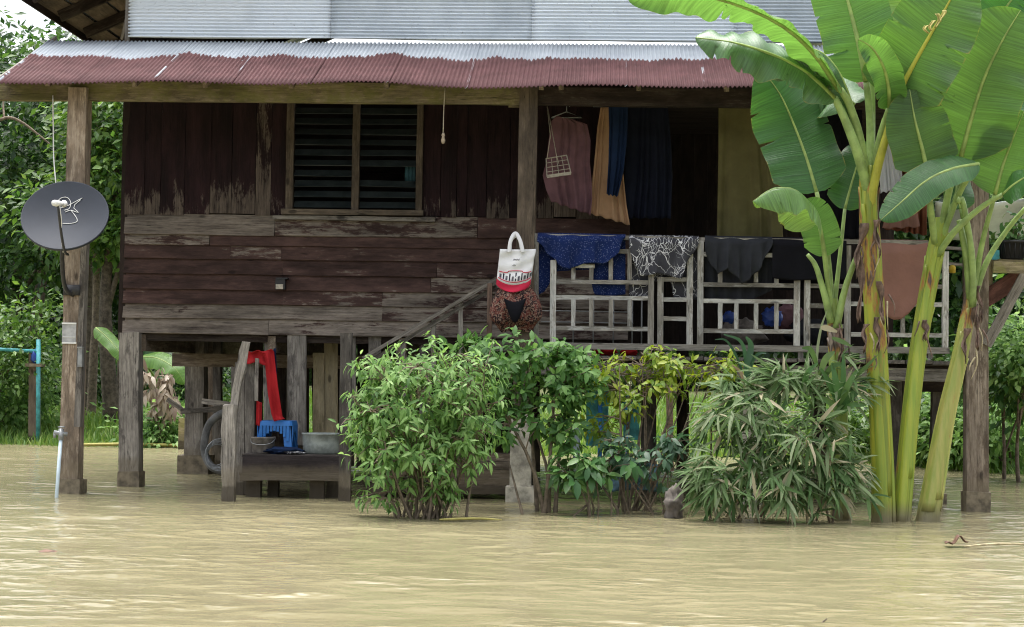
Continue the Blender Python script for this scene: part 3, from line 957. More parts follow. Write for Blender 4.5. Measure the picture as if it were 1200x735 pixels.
# --- eave beam, brackets, rafters
EB = FRONT + 0.02
zb = PZ(300, 108.5, FRONT)
plank('eave_beam', (PX(-30, 108, FRONT), EB, PZ(100, 106.5, FRONT)), (PX(611, 109, FRONT), EB, zb + 0.0), 0.19, 0.10, M['mossy_wood'], house, wear=0.55, tone=0.5, seg=10, jit=0.005)
plank('eave_beam', (PX(612, 112, FRONT), EB + 0.03, zb - 0.01), (XH, EB + 0.03, zb - 0.02), 0.17, 0.09, M['dark_wood'], house, wear=0.45, tone=0.6, seg=8)
plank('beam_block', P(596, 122, FRONT + 0.02), P(612, 122, FRONT + 0.02), 0.06, 0.08, M['mossy_wood'], house, wear=0.5, tone=0.5)
Y0R, Y1R = 16.4, 17.97
z0R, z1R = PZ(435, 99.5, Y0R), PZ(450, 50.5, Y1R)
for px in (62, 163, 245, 345, 455, 560, 635, 658, 748, 850, 960, 1070):
    X0 = PX(px, 105, FRONT)
    dz = (z1R - z0R) / (Y1R - Y0R)
    plank('rafter', (X0, Y0R + 0.22, z0R + 0.22 * dz - 0.065), (X0, Y1R + 0.0, z1R - 0.065), 0.07, 0.045, M['post_wood'], house, face=(1, 0, 0), wear=0.5, tone=0.5, seg=2)

# --- porch roof of corrugated sheets
roof = sub('porch_roof', house, (0, Y0R, z0R))
XR0, XR1 = PX(-6, 94, Y0R), XH + 0.25
SW = 0.745
nsh = int(math.ceil((XR1 - XR0) / SW))
slope = (z1R - z0R) / (Y1R - Y0R)
for k in range(nsh):
    x0 = XR0 + k * SW
    sag = rnd.uniform(-0.004, 0.004)
    lift = rnd.uniform(0, 0.004)
    ext = rnd.uniform(-0.015, 0.015)
    ncol = 18 * 8

    def fn(u, v, x0=x0, sag=sag, lift=lift, ext=ext):
        xx = x0 + u * (SW + 0.03)
        y = Y0R - ext * (1 - v) + v * (Y1R - Y0R)
        z = z0R + (y - Y0R) * slope
        z += 0.0095 * math.cos(2 * math.pi * xx / 0.0415)
        z += 0.011 * math.sin(xx * 1.3 + 0.5) * (1 - v) ** 2 + 0.010 * math.sin(xx * 3.1 + 2.0) * (1 - v)
        z += 0.03 * max(0, math.sin((xx + 3.7) * 1.05)) ** 6 * (1 - v) ** 2
        z += sag * math.sin(math.pi * v) + (0.0025 if u > 0.95 else 0)
        z += rnd.uniform(-0.0015, 0.0015)
        return (xx, y, z)
    mb = MB()
    mb.grid(fn, ncol, 6)
    mb.build('roof_sheet', M['roof_sheet'], roof, True, solid=0.002)
# lead flashing board on the left verge
plank('verge_board', (XR0 - 0.01, Y0R + 0.05, z0R + 0.00), (XR0 - 0.01, Y1R + 0.3, z1R + 0.08), 0.06, 0.02, M['grey_wood'], roof, face=(-1, 0, 0), wear=0.7, tone=0.6)

# --- upper wall of horizontal corrugated sheets
seams = [150, 388, 623, 860, 1098, 1172]
zc0, zc1 = z1R + 0.05, z1R + 1.35
for k in range(len(seams) - 1):
    x0, x1 = PX(seams[k], 30, WALL), PX(seams[k + 1], 30, WALL) + 0.03
    zoff = -0.006 * k

    def fn(u, v, x0=x0, x1=x1, k=k, zoff=zoff):
        xx = x0 + u * (x1 - x0)
        z = zc0 + zoff + v * (min(zc1, 5.03 + (5.22 - abs(xx + 0.7)) * math.tan(R(24)) - 0.10) - zc0) + 0.006 * math.sin(xx * 2 + k)
        y = WALL + 0.02 - 0.004 * k + 0.0115 * math.cos(2 * math.pi * z / 0.0365 + 0.4 * k) + 0.010 * math.sin(xx * 2.3 + k * 2) * math.sin(z * 2.1 + k)
        return (xx, y, z)
    mb = MB()
    mb.grid(fn, 20, 36 * 5)
    mb.build('cladding_sheet', M['zinc'], house, True, solid=0.002)
    plank('cladding_batten', (x0 + 0.05, WALL + 0.06, zc0 + 0.4), (x1, WALL + 0.06, zc0 + 0.4), 0.06, 0.03, M['dark_wood'], house)
plank('upper_corner_batten', (PX(150, 20, WALL) - 0.01, WALL + 0.03, zc0 - 0.1), (PX(150, 20, WALL) - 0.01, WALL + 0.03, zc1), 0.03, 0.05, M['grey_wood'], house, face=(-1, 0, 0), wear=0.6, tone=0.4)
nb = 6
for i in range(nb):
    za = zc0 - 0.05 + (zc1 - zc0 + 0.3) * (i + 0.5) / nb
    plank('upper_side_board', (PX(150, 20, WALL), WALL + 0.08, za), (PX(150, 20, WALL), YB, za), 0.26, 0.02, M['post_wood'], house, face=(-1, 0, 0), wear=0.4, tone=0.2)

# --- main gable roof above, its left overhang seen from below
mroof = sub('main_roof', house, (-0.9, 21, 7.3))
EX, EZ = -5.92, 5.03
RX = -0.7
TS = math.tan(R(24))
YF, YR = 17.72, 24.6
for s in (0, 1):
    for k in range(7):
        y0 = YF + (YR - YF) * k / 7
        y1 = YF + (YR - YF) * (k + 1) / 7 + 0.03

        def fn(u, v, s=s, y0=y0, y1=y1, k=k):
            xx = EX + u * (RX - EX)
            if s:
                xx = 2 * RX - xx
            yy = y0 + v * (y1 - y0)
            z = EZ + u * (RX - EX) * TS + 0.07 + 0.012 * math.cos(2 * math.pi * yy / 0.076) + 0.003 * k
            return (xx, yy, z)
        mb = MB()
        mb.grid(fn, 4, 13 * 6)
        mb.build('roof_sheet', M['zinc'], mroof, True, solid=0.002)
for k in range(8):
    yy = YF + 0.1 + (YR - YF - 0.2) * k / 7
    plank('roof_rafter', (EX + 0.05, yy, EZ - 0.02), (RX, yy, EZ - 0.02 + (RX - EX - 0.05) * TS), 0.12, 0.05, M['dark_wood'], mroof, face=(0, -1, 0), wear=0.5, tone=0.5)
for k, u in enumerate((0.01, 0.06, 0.11, 0.16, 0.205)):
    xx = EX + u * (RX - EX)
    plank('soffit_board', (xx, YF, EZ + 0.035 + u * (RX - EX) * TS), (xx, YR, EZ + 0.035 + u * (RX - EX) * TS), 0.255, 0.018, M['post_wood'], mroof, face=(math.sin(R(24)), 0, -math.cos(R(24))), wear=0.35, tone=(0.1, 0.2, 0.3, 0.5, 0.25)[k])
plank('fascia_board', (EX - 0.03, YF, EZ + 0.02), (EX - 0.03, YR, EZ + 0.02), 0.16, 0.022, M['dark_wood'], mroof, face=(-1, 0, 0), wear=0.4, tone=0.5)
# brace under the overhang
plank('eave_brace', P(143, 46, 18.3), P(150, 16, 18.1), 0.03, 0.03, M['grey_wood'], mroof, wear=0.5, tone=0.5)
# triangular boards of the gable above the sheets (out of view)
for k in range(6):
    z = zc1 + 0.05 + k * 0.22
    hw = max(0.1, (EZ + (RX - EX) * TS - z - 0.2) / TS)
    plank('gable_board', (RX - min(hw, 4.15), WALL + 0.03, z), (RX + min(hw, 5.0), WALL + 0.03, z), 0.21, 0.02, M['dark_wood'], mroof)

# --- railing
rail = sub('railing', house, P(870, 404, FRONT))
def rbar(name, a, b, w_px=6, th=0.035, tone=0.5, wear=0.55, y=FRONT - 0.02):
    plank(name, P(a[0], a[1], y), P(b[0], b[1], y), w_px / F_PX * y, th, M['rail_wood'], rail, wear=wear + rnd.uniform(-0.1, 0.1), tone=tone + rnd.uniform(-0.08, 0.08), seg=3, jit=0.002)
rbar('bottom_rail', (632, 405.0), (1112, 411), 7.5, 0.07, 0.38, 0.8)
rbar('top_rail', (624, 276.5), (826, 281), 5, 0.04, 0.5)
rbar('top_rail', (822, 281), (1110, 285), 5, 0.04, 0.5)
posts = [(629, 277, 405), (648.5, 305, 402), (763, 322, 404), (774, 325, 404), (808.5, 298, 404), (821, 282, 404), (934, 328, 406), (946, 328, 406), (993.5, 288, 406), (1108, 295, 410)]
for px, y0, y1 in posts:
    rbar('post', (px, y0), (px - 0.6, y1), 7 if px > 640 else 5, 0.045, 0.52)
ry = FRONT - 0.018
for (x0, x1, ya) in ((651, 760, 330), (651, 760, 348.5), (651, 760, 384.5), (672, 697, 311.5), (720, 738, 294.5),
                     (777, 806, 327.5), (777, 806, 351), (777, 806, 373.5),
                     (824, 931, 333.5), (824, 931, 352.5), (824, 931, 387.5), (823, 830, 298), (894, 912, 299),
                     (949, 991, 335), (949, 991, 358.5), (949, 991, 382),
                     (997, 1105, 335), (997, 1105, 356), (997, 1105, 392)):
    rbar('rail', (x0, ya), (x1, ya + (x1 - x0) * 0.012), 5, 0.032, 0.5, y=ry)
for (px, y0, y1) in ((672, 312, 328), (672, 351, 382.5), (693, 314, 328), (693, 351, 383), (716, 297, 328), (716, 351, 383), (738, 292, 328), (738, 351, 383),
                     (844, 318, 331), (844, 355, 385), (863, 355, 385.5), (886, 316, 331), (886, 355, 386), (910, 302, 332), (910, 355.5, 386),
                     (1058, 360, 390), (1020, 360, 390), (1085, 360, 390)):
    rbar('baluster', (px, y0), (px - 0.3, y1), 5, 0.03, 0.5)
for px in (757, 938, 690, 1010, 1090):
    rbar('rail_foot', (px, 409), (px, 420), 6, 0.05, 0.35)

# --- staircase parallel to the wall, hidden behind the bush
stair = sub('staircase', house, P(470, 560, 16.6))
plank('handrail', P(425, 420, 16.9), P(582, 327, 16.9), 0.036, 0.036, M['grey_wood'], stair, face=(0, -1, 0), wear=0.7, tone=0.4, seg=6)
plank('handrail', P(432, 424, 16.94), P(582, 336, 16.94), 0.035, 0.03, M['grey_wood'], stair, face=(0, -1, 0), wear=0.6, tone=0.18, seg=6)
for px, yt in ((508, 375), (540, 355), (472, 398)):
    plank('stair_baluster', P(px, yt, 16.95), P(px, yt + 60, 16.95), 0.042, 0.03, M['rail_wood'], stair, wear=0.75, tone=0.35)
for i in range(7):
    px, py = 448 + i * 23, 560 - i * 23
    plank('stair_tread', P(px - 15, py, 17.3), P(px + 15, py, 17.3), 0.7, 0.035, M['grey_wood'], stair, face=(0, 0, 1), wear=0.6, tone=0.3, seg=2)
for y in (16.98, 17.64):
    plank('stringer', P(428, 590, y), P(610, 408, y), 0.16, 0.035, M['dark_wood'], stair, wear=0.5, tone=0.6)
plank('newel_post', P(406, 390, 16.3), P(404, 592, 16.3), 0.105, 0.08, M['grey_wood'], stair, wear=0.5, tone=0.12, seg=6)
plank('landing_board', P(573, 405, 16.9), P(640, 406.5, 16.9), 0.10, 0.05, M['grey_wood'], stair, wear=0.6, tone=0.25)
plank('landing_post', P(574, 332, 16.86), P(573, 470, 16.86), 0.05, 0.05, M['red_plank'], stair, wear=0.7, tone=0.4)

# ------------------------------------------------------------------ things fixed to or standing by the house
# satellite dish
dc = P(76, 252, 16.2)
tilt_up = R(33)
nrm = Vector((0.10, -math.cos(tilt_up), math.sin(tilt_up))).normalized()
xx = Vector((0, 0, 1)).cross(nrm).normalized() * -1
yy = nrm.cross(xx)
AX = Matrix((xx, yy, nrm)).transposed()
dish = thing('satellite_dish', 'dark grey oval satellite dish with white line emblem, fixed to the left eave post', 'satellite dish', dc)
mb = MB()
RD = 0.392
prof = [(0.0005, -0.085)] + [(RD * t, -0.085 + 0.085 * t * t) for t in (0.15, 0.3, 0.45, 0.6, 0.75, 0.88, 0.97)] + [(RD, 0.0), (RD + 0.008, 0.004), (RD + 0.012, -0.006), (RD + 0.010, -0.024), (RD * 0.97, -0.022)] + [(RD * t, -0.10 + 0.085 * t * t) for t in (0.8, 0.5, 0.2)] + [(0.0005, -0.10)]
mb.lathe(prof, dc, 48, AX)
mb.build('reflector', M['dish'], dish, True)
def on_dish(a, b, lift=0.006):
    r2 = (a * a + b * b) / RD ** 2
    return dc + AX @ Vector((a, b, -0.085 + 0.085 * r2 + lift))
def dpix(px, py):
    """photo pixel of the crop -> dish plane coordinates"""
    q = P(px, py, 16.2) - dc
    # solve on the dish plane along the line of sight
    d = (P(px, py, 16.2) - EYE).normalized()
    t = (dc - P(px, py, 16.2)).dot(nrm) / d.dot(nrm)
    q = P(px, py, 16.2) + d * t - dc
    return q.dot(xx), q.dot(yy)
mb = MB()
strokes = [[(64, 236), (70, 229), (78, 228), (82, 233), (80, 239), (74, 241)],
           [(68, 239), (76, 237), (96, 229), (85, 237), (91, 244), (82, 241), (75, 243)],
           [(82, 241), (88, 249), (89, 254), (82, 256), (72, 256)]]
for st in strokes:
    pts = crv([(*dpix(*q), 0) for q in st], 16)
    mb.tube([on_dish(q.x, q.y) for q in pts], 0.0034, 5)
mb.build('emblem', M['white_plastic'], dish, True)
mb = MB()
arm0 = on_dish(*dpix(76, 291), lift=0.0) + Vector((0, 0, -0.03))
arm1 = P(68, 241, 15.72)
mb.tube(crv([arm0 + Vector((0, 0.1, -0.02)), arm0, P(72, 275, 15.86), arm1], 10), 0.013, 8)
mb.build('feed_arm', M['dish_arm'], dish, True)
mb = MB()
mb.tube([P(63.5, 238, 15.66), P(67, 238.5, 15.72), P(73, 239, 15.80)], [0.028, 0.030, 0.022], 12)
mb.tube([P(73, 239, 15.80), P(75, 239, 15.84)], [0.016, 0.034], 12)
mb.build('feed_horn', M['white_plastic'], dish, True)
mb = MB()
mb.tube(crv([dc + nrm * -0.12, P(73, 296, 16.35), P(74, 325, 16.5), P(78, 340, 16.62), P(86, 346, 16.72)], 14), 0.022, 8)
mb.box(P(84, 340, 16.69), (0.16, 0.03, 0.10))
mb.build('mount_arm', M['dish_arm'], dish, True)
mb = MB()
mb.tube(crv([P(70, 242, 15.72), P(72, 258, 15.78), P(72, 280, 15.9), P(74, 296, 16.1)], 10), 0.004, 5)
mb.build('feed_cable', M['white_plastic'], dish, True)
o = MB()
o.tube(crv([P(62, 112, 16.72), P(62.5, 150, 16.7), P(63, 185, 16.6), P(66, 220, 16.5)], 10), 0.006, 5)
tag(o.build('hanging_wire', M['white_plastic'], None, True), 'thin white wire dropping from the eave beam to the satellite dish', 'wire')

# plate and box on the eave post
pl = thing('notice_plate', 'small grey printed plate nailed to the left eave post below the dish', 'plate', P(81, 402, FRONT - 0.11))
mb = MB()
mb.box(P(81, 390.5, FRONT - 0.10), (0.135, 0.008, 0.185))
mb.build('plate', M['grey_plate'], pl)
mb = MB()
mb.box(P(81, 379, FRONT - 0.108), (0.14, 0.008, 0.014))
mb.box(P(81, 402, FRONT - 0.108), (0.14, 0.008, 0.014))
mb.box(P(81, 395, FRONT - 0.106), (0.12, 0.005, 0.006))
mb.build('plate_strip', M['white_plastic'], pl)
mb = MB()
c = P(94.5, 419, FRONT - 0.12)
mb.box(c, (0.045, 0.05, 0.18))
mb.box(c + Vector((0.004, -0.026, 0.0)), (0.03, 0.006, 0.15))
mb.box(c + Vector((0, -0.01, 0.096)), (0.052, 0.07, 0.012))
tag(mb.build('cable_box', M['steel']), 'narrow grey metal box on the side of the left eave post', 'box')
# leaning standpipe
sp = thing('standpipe', 'pale plastic water pipe with a tap leaning on the left eave post', 'pipe', P(66, 590, 16.2))
mb = MB()
mb.tube([P(65.0, 600, 16.25), P(69, 545, 16.4), P(71.5, 512, 16.55)], 0.018, 10)
mb.build('pipe', plain('pale blue pipe', (0.55, 0.66, 0.72), 0.4, 0.1, 8, bumpv=0), sp, True)
mb = MB()
mb.tube([P(71.5, 516, 16.53), P(71.8, 503, 16.56)], 0.027, 10)
mb.tube([P(63, 507, 16.53), P(79, 509, 16.56)], 0.022, 10)
mb.tube([P(64, 507, 16.53), P(64, 513, 16.52)], 0.014, 8)
mb.box(P(72, 500.5, 16.55), (0.06, 0.02, 0.015))
mb.build('tap', M['steel'], sp, True)

# box on the clapboards
bx = thing('wall_box', 'small black box with a pale label on the horizontal wall boards', 'box', P(329, 340, WALL - 0.05))
mb = MB()
mb.box(P(329, 333, WALL - 0.05), (0.10, 0.07, 0.11))
mb.box(P(331, 326.5, WALL - 0.055), (0.12, 0.09, 0.014))
mb.build('casing', M['black_plastic'], bx)
mb = MB()
mb.box(P(327.5, 336, WALL - 0.09), (0.075, 0.012, 0.05))
mb.build('pale_face', M['rope'], bx)
# light pull hanging from the beam
lp = thing('pull_cord', 'pale cord with a small knob hanging from the mossy eave beam', 'cord', P(519, 168, FRONT - 0.06))
mb = MB()
mb.tube(crv([P(521.5, 103, FRONT - 0.06), P(520, 130, FRONT - 0.06), P(519.4, 155, FRONT - 0.06)], 8), 0.005, 5)
mb.build('cord', M['rope'], lp, True)
mb = MB()
mb.lathe([(0.001, 0.0), (0.016, 0.01), (0.022, 0.035), (0.012, 0.07), (0.018, 0.085), (0.008, 0.11), (0.001, 0.112)], P(519.3, 169, FRONT - 0.06), 10)
mb.build('knob', M['post_wood'], lp, True)

# ------------------------------------------------------------------ laundry on the railing
def drape(name, label, cat, mat, x0, x1, ytop0, ytop1, front, back, y=FRONT, fold=0.02, nf=7, group='cloths drying on the railing'):
    """Cloth over the top rail: one sheet whose front hem and back hem follow the two polylines (px, py)."""
    mb = MB()
    ph = rnd.uniform(0, 6)

    def fn(u, v):
        px = x0 + (x1 - x0) * u
        yt = ytop0 + (ytop1 - ytop0) * u
        if v >= 0.5:
            t = (v - 0.5) * 2
            py = yt + (interp(front, px) - yt) * t
            dy = -0.050 - fold * t * (0.5 + 0.5 * math.sin(u * nf * 6.28 + ph)) - 0.012 * math.sin(3 * u * nf + 2 * t)
            pxx = px + t * 1.5 * math.sin(u * nf * 6.28 + ph + 1.0)
        else:
            t = (0.5 - v) * 2
            py = yt + (interp(back, px) - yt) * t
            dy = 0.045 + fold * t * (0.5 + 0.5 * math.sin(u * nf * 5.1 + ph))
            pxx = px
        e = min(1.0, abs(v - 0.5) * 16)
        dy = dy * e
        q = P(pxx, py, y + dy - 0.02)
        q.z += 0.018 * (1 - e)
        return q
    mb.grid(fn, 60, 44)
    o = mb.build(name, mat, None, True, solid=0.004)
    return tag(o, label, cat, group)

drape('dotted_cloth', 'navy blue cloth with pale dots draped over the left end of the railing', 'cloth', M['cloth_navy'], 630, 733, 275, 277,
      [(630, 283), (640, 295), (648, 303), (660, 314), (668, 316), (680, 310), (692, 308), (706, 309), (715, 306), (724, 296), (733, 279)],
      [(630, 346), (638, 342), (648, 326), (653, 318), (690, 316), (696, 345), (715, 348), (733, 345)])
drape('branch_cloth', 'grey cloth printed with white branches on the middle of the railing', 'cloth', M['cloth_branch'], 737, 819, 277.5, 279,
      [(737, 286), (743, 305), (749, 323), (757, 324), (770, 320), (783, 323), (797, 327), (803, 314), (811, 298), (819, 284)],
      [(737, 346), (758, 352), (763, 330), (786, 330), (790, 352), (806, 350), (819, 352)], nf=5)
drape('charcoal_cloth', 'charcoal cloth bunched in folds on the railing right of the branch print', 'cloth', M['cloth_grey'], 826, 905, 278.5, 280,
      [(826, 292), (834, 312), (842, 322), (852, 314), (862, 324), (871, 333), (880, 325), (888, 318), (897, 303), (905, 284)],
      [(826, 350), (850, 356), (880, 352), (905, 340)], fold=0.045, nf=6)
drape('black_cloth', 'plain black cloth hanging square over the railing beside the small banana', 'cloth', M['cloth_black'], 905, 992, 280, 282,
      [(905, 326), (930, 329), (960, 328), (992, 328)], [(905, 340), (992, 340)], fold=0.01, nf=3)
drape('pink_cloth', 'dusty pink cloth with rounded hem on the railing behind banana stems', 'cloth', M['cloth_pink'], 1030, 1087, 283, 284,
      [(1030, 360), (1036, 368), (1046, 375), (1056, 374), (1066, 368), (1076, 352), (1087, 325)], [(1030, 330), (1087, 330)], fold=0.012, nf=2)


def garment(name, label, cat, mat, outline_l, outline_r, y, fold=0.03, nf=5, group='clothes hanging in the veranda', deep=0.0, nu=44, nv=36):
    """Hanging cloth between a left and a right edge (lists of px, py from top to bottom)."""
    mb = MB()
    ph = rnd.uniform(0, 6)

    def ev(pl, t):
        k = t * (len(pl) - 1)
        i = min(int(k), len(pl) - 2)
        f = k - i
        return (pl[i][0] + (pl[i + 1][0] - pl[i][0]) * f, pl[i][1] + (pl[i + 1][1] - pl[i][1]) * f)

    def fn(u, v):
        a, b = ev(outline_l, v), ev(outline_r, v)
        px, py = a[0] + (b[0] - a[0]) * u, a[1] + (b[1] - a[1]) * u
        uu = u + 0.07 * math.sin(u * 5 + ph * 2) + 0.05 * math.sin(u * 11 + ph + v)
        dy = fold * (0.3 + 0.7 * v) * (math.sin(uu * nf * 6.28 + ph + 0.8 * math.sin(v * 3)) + 0.4 * math.sin(uu * nf * 2.2 * 6.28 + v * 2)) + deep * u
        py += 0.9 * math.sin(u * nf * 6.28 + ph) * v * v
        return P(px, py, y + dy)
    mb.grid(fn, nu, nv)
    o = mb.build(name, mat, None, True, solid=0.004)
    return tag(o, label, cat, group)

garment('blouse', 'mauve sleeveless blouse hanging behind the veranda post', 'blouse', M['cloth_mauve'],
        [(652, 136), (646, 142), (643, 165), (640, 190), (636, 205), (640, 222), (646, 236)], [(672, 140), (688, 146), (692, 165), (691, 190), (693, 210), (694, 232), (692, 252)], 17.55, 0.022, 4)
garment('tan_dress', 'light tan dress hanging between the mauve blouse and navy trousers', 'dress', M['cloth_tan'],
        [(704, 126), (700, 150), (697, 185), (693, 220), (690, 250)], [(722, 124), (726, 160), (730, 200), (734, 240), (738, 264)], 17.62, 0.025, 4)
garment('trousers', 'navy blue trousers hanging in front of the tan dress', 'trousers', M['cloth_dnavy'],
        [(713, 124), (714, 150), (713, 190), (711, 228)], [(736, 124), (735, 160), (731, 200), (724, 230)], 17.45, 0.02, 3)
dr = garment('dark_dress', 'long black dress hanging right of the navy trousers', 'dress', M['cloth_ink'],
             [(736, 121), (734, 160), (732, 210), (727, 256)], [(782, 121), (786, 160), (788, 205), (786, 256)], 17.7, 0.03, 5)
garment('curtain', 'olive green curtain hanging in the dark veranda doorway', 'curtain', M['cloth_curtain'],
        [(842, 116), (842, 170), (841, 230), (840, 284)], [(898, 116), (908, 180), (915, 230), (918, 284)], 17.5, 0.025, 3.4, group='curtains in the veranda')
garment('navy_shirt', 'dark navy cloth hanging behind the small banana leaves', 'shirt', M['cloth_black'],
        [(960, 120), (958, 200), (956, 280)], [(1010, 120), (1012, 200), (1012, 280)], 17.4, 0.02, 4)
garment('white_shirt', 'white cloth hanging behind the petioles of the tall banana', 'shirt', M['cloth_white'],
        [(1026, 165), (1030, 195), (1032, 226)], [(1052, 165), (1056, 195), (1059, 222)], 17.35, 0.015, 4)
garment('rust_cloth', 'long rust brown cloth hanging in the veranda above the pink cloth', 'cloth', M['cloth_rust'],
        [(1048, 150), (1047, 210), (1034, 268)], [(1084, 150), (1086, 210), (1086, 276)], 17.45, 0.03, 5)
garment('brown_curtain', 'rust and tan cloth edge hanging right of the rust cloth', 'cloth', M['cloth_pink'],
        [(1040, 238), (1038, 252), (1034, 268)], [(1072, 236), (1075, 250), (1078, 266)], 17.3, 0.01, 3)
garment('blue_shirt', 'small navy cloth hanging by the right veranda post', 'shirt', M['cloth_dnavy'],
        [(1114, 205), (1115, 225), (1118, 246)], [(1126, 205), (1127, 225), (1127, 240)], 17.2, 0.01, 2)
garment('red_shirt', 'dark red cloth high up near the right veranda post', 'shirt', M['cloth_red'],
        [(1117, 160), (1117, 180), (1119, 194)], [(1133, 160), (1134, 180), (1130, 192)], 17.3, 0.01, 2)
# clothes line and hangers
mb = MB()
mb.tube(crv([P(632, 118, 17.55), P(720, 122, 17.58), P(860, 121, 17.55), P(1140, 118, 17.5)], 16), 0.005, 5)
tag(mb.build('clothes_line', M['rope'], None, True), 'thin cord stretched below the veranda beam that carries the clothes', 'clothes line')
hx = [(664, 137, 17.55, 'below the mauve blouse neck'), (713, 124, 17.6, 'holding the tan dress'), (752, 121, 17.68, 'holding the black dress')]
for (px, py, y, wh) in hx:
    h = MB()
    a = P(px, py - 13, y)
    L, Rr = P(px - 18, py + 1, y), P(px + 18, py + 1, y)
    top = P(px, py - 6, y)
    h.tube([L, top, Rr, L], 0.006, 5)
    h.tube([top, a, a + Vector((0.02, 0, 0.012)), a + Vector((0.03, 0, -0.01))], 0.005, 5)
    tag(h.build('clothes_hanger', M['steel'], None, True), 'wire clothes hanger ' + wh, 'hanger', 'clothes hangers')
# little hanging wire rack
rk = thing('wire_rack', 'small pale wire basket hanging from strings before the mauve blouse', 'basket', P(652, 210, 17.2))
mb = MB()
A = [P(641, 207, 17.2), P(669, 203, 17.2), P(664, 182, 17.35), P(640, 186, 17.35)]
mb.bar(A[0], A[1], 0.03, 0.012)
for q in range(4):
    mb.tube([A[q], A[(q + 1) % 4]], 0.006, 5)
for t in (0.25, 0.5, 0.75):
    mb.tube([A[0].lerp(A[1], t), A[3].lerp(A[2], t)], 0.004, 5)
    mb.tube([A[0].lerp(A[3], t), A[1].lerp(A[2], t)], 0.004, 5)
mb.build('basket', M['rope'], rk)
mb = MB()
mb.tube([P(641, 122, 17.5), P(652, 182, 17.3), P(655, 192, 17.28)], 0.004, 5)
mb.tube([P(641, 122, 17.5), P(645, 160, 17.35), P(641, 186, 17.3)], 0.004, 5)
mb.build('string', M['rope'], rk, True)

# ------------------------------------------------------------------ bags on the veranda post
YBAG = FRONT - 0.20
tb = thing('tote_bag', 'white canvas tote bag with red base and dark print hanging on the veranda post', 'bag', P(604, 342, YBAG))
def tote(u, v, off=0.0):
    # u across, v from top to bottom
    l = 586 - 4.5 * v
    r = 622 + (6 if v < 0.15 else 5.5) - 6 * v
    px = l + (r - l) * u
    top = 291 + 1.5 * math.sin(u * 3.14) + 4 * abs(u - 0.5) ** 2
    bot = 333 + 10 * math.sin(u * 3.14) ** 0.7 - (u - 0.0) * 0.5
    if u > 0.8:
        bot += 1
    py = top + (bot - top) * v
    puff = 0.05 * math.sin(math.pi * u) * (0.3 + 0.9 * v) + 0.008 * math.sin(u * 13 + v * 4) * (1 - v) + 0.006 * math.sin(v * 17 + u * 5)
    return P(px, py, YBAG - puff - off)
mb = MB()
mb.grid(lambda u, v: tote(u, v * 0.83), 28, 20)
mb.grid(lambda u, v: tote(1 - u, v) + Vector((0, 0.03 + 0.05 * math.sin(math.pi * u) + 2 * (YBAG - tote(1 - u, v).y) * 0.3, 0)), 20, 16)
mb.build('bag_body', M['canvas'], tb, True, solid=0.003)
mb = MB()
mb.grid(lambda u, v: tote(u, 0.83 + 0.17 * v), 28, 8)
mb.build('red_base', M['canvas_red'], tb, True, solid=0.003)
for dx, yy_ in ((0, -0.012), (3, 0.05)):
    mb = MB()
    cps = [P(596.5 + dx * 0.3, 296, YBAG - 0.03 + yy_), P(598.5, 282, YBAG + 0.0 + yy_), P(604 + dx * 0.3, 273.5 + dx, YBAG + 0.03), P(609.5, 282, YBAG + yy_), P(613 - dx * 0.3, 296, YBAG - 0.03 + yy_)]
    c2 = crv(cps, 22)
    def hf(u, v, c2=c2):
        k = min(int(u * 21), 20)
        q = c2[k].lerp(c2[k + 1], u * 21 - k)
        t = (c2[k + 1] - c2[k]).normalized()
        s = t.cross(Vector((0, -1, 0))).normalized()
        return q + s * (v - 0.5) * 0.036
    mb.grid(hf, 42, 2)
    mb.build('handle', M['canvas'], tb, True, solid=0.006)
mb = MB()
def tp(u, v, off=0.006):
    return tote(u, v, off)
for k in range(11):
    u = 0.06 + k * 0.088
    hgt_ = (0.10, 0.14, 0.10, 0.17, 0.11, 0.20, 0.11, 0.17, 0.10, 0.14, 0.10)[k]
    for du in (0, 0.030) if k % 2 == 0 else (0.008,):
        q = [tp(u + du, 0.74), tp(u + du + (0.022 if k % 2 == 0 else 0.036), 0.74), tp(u + du + (0.022 if k % 2 == 0 else 0.036), 0.74 - hgt_), tp(u + du, 0.74 - hgt_)]
        mb.add(q + [p + Vector((0, 0.003, 0)) for p in q], [(0, 1, 2, 3), (7, 6, 5, 4), (0, 4, 5, 1), (1, 5, 6, 2), (2, 6, 7, 3), (3, 7, 4, 0)])
for row in range(2):
    pts = [tp(0.40 + 0.022 * i, 0.235 + 0.13 * row + 0.018 * math.sin(i * 2.1 + row), 0.006) for i in range(9 - 4 * row)]
    mb.tube(pts, 0.0026, 4)
mb.build('print', M['print_dark'], tb)['kind'] = 'stuff'
mb = MB()
for vv in (0.595,):
    mb.tube([tp(0.04 + 0.92 * i / 24, vv - 0.10 * math.sin(math.pi * (i / 24)) * (1 if 6 < i < 18 else 0.55), 0.006) for i in range(25)], 0.004, 5)
mb.tube([tp(0.03 + 0.94 * i / 24, 0.765, 0.006) for i in range(25)], 0.004, 5)
mb.build('red_line', M['canvas_red'], tb)

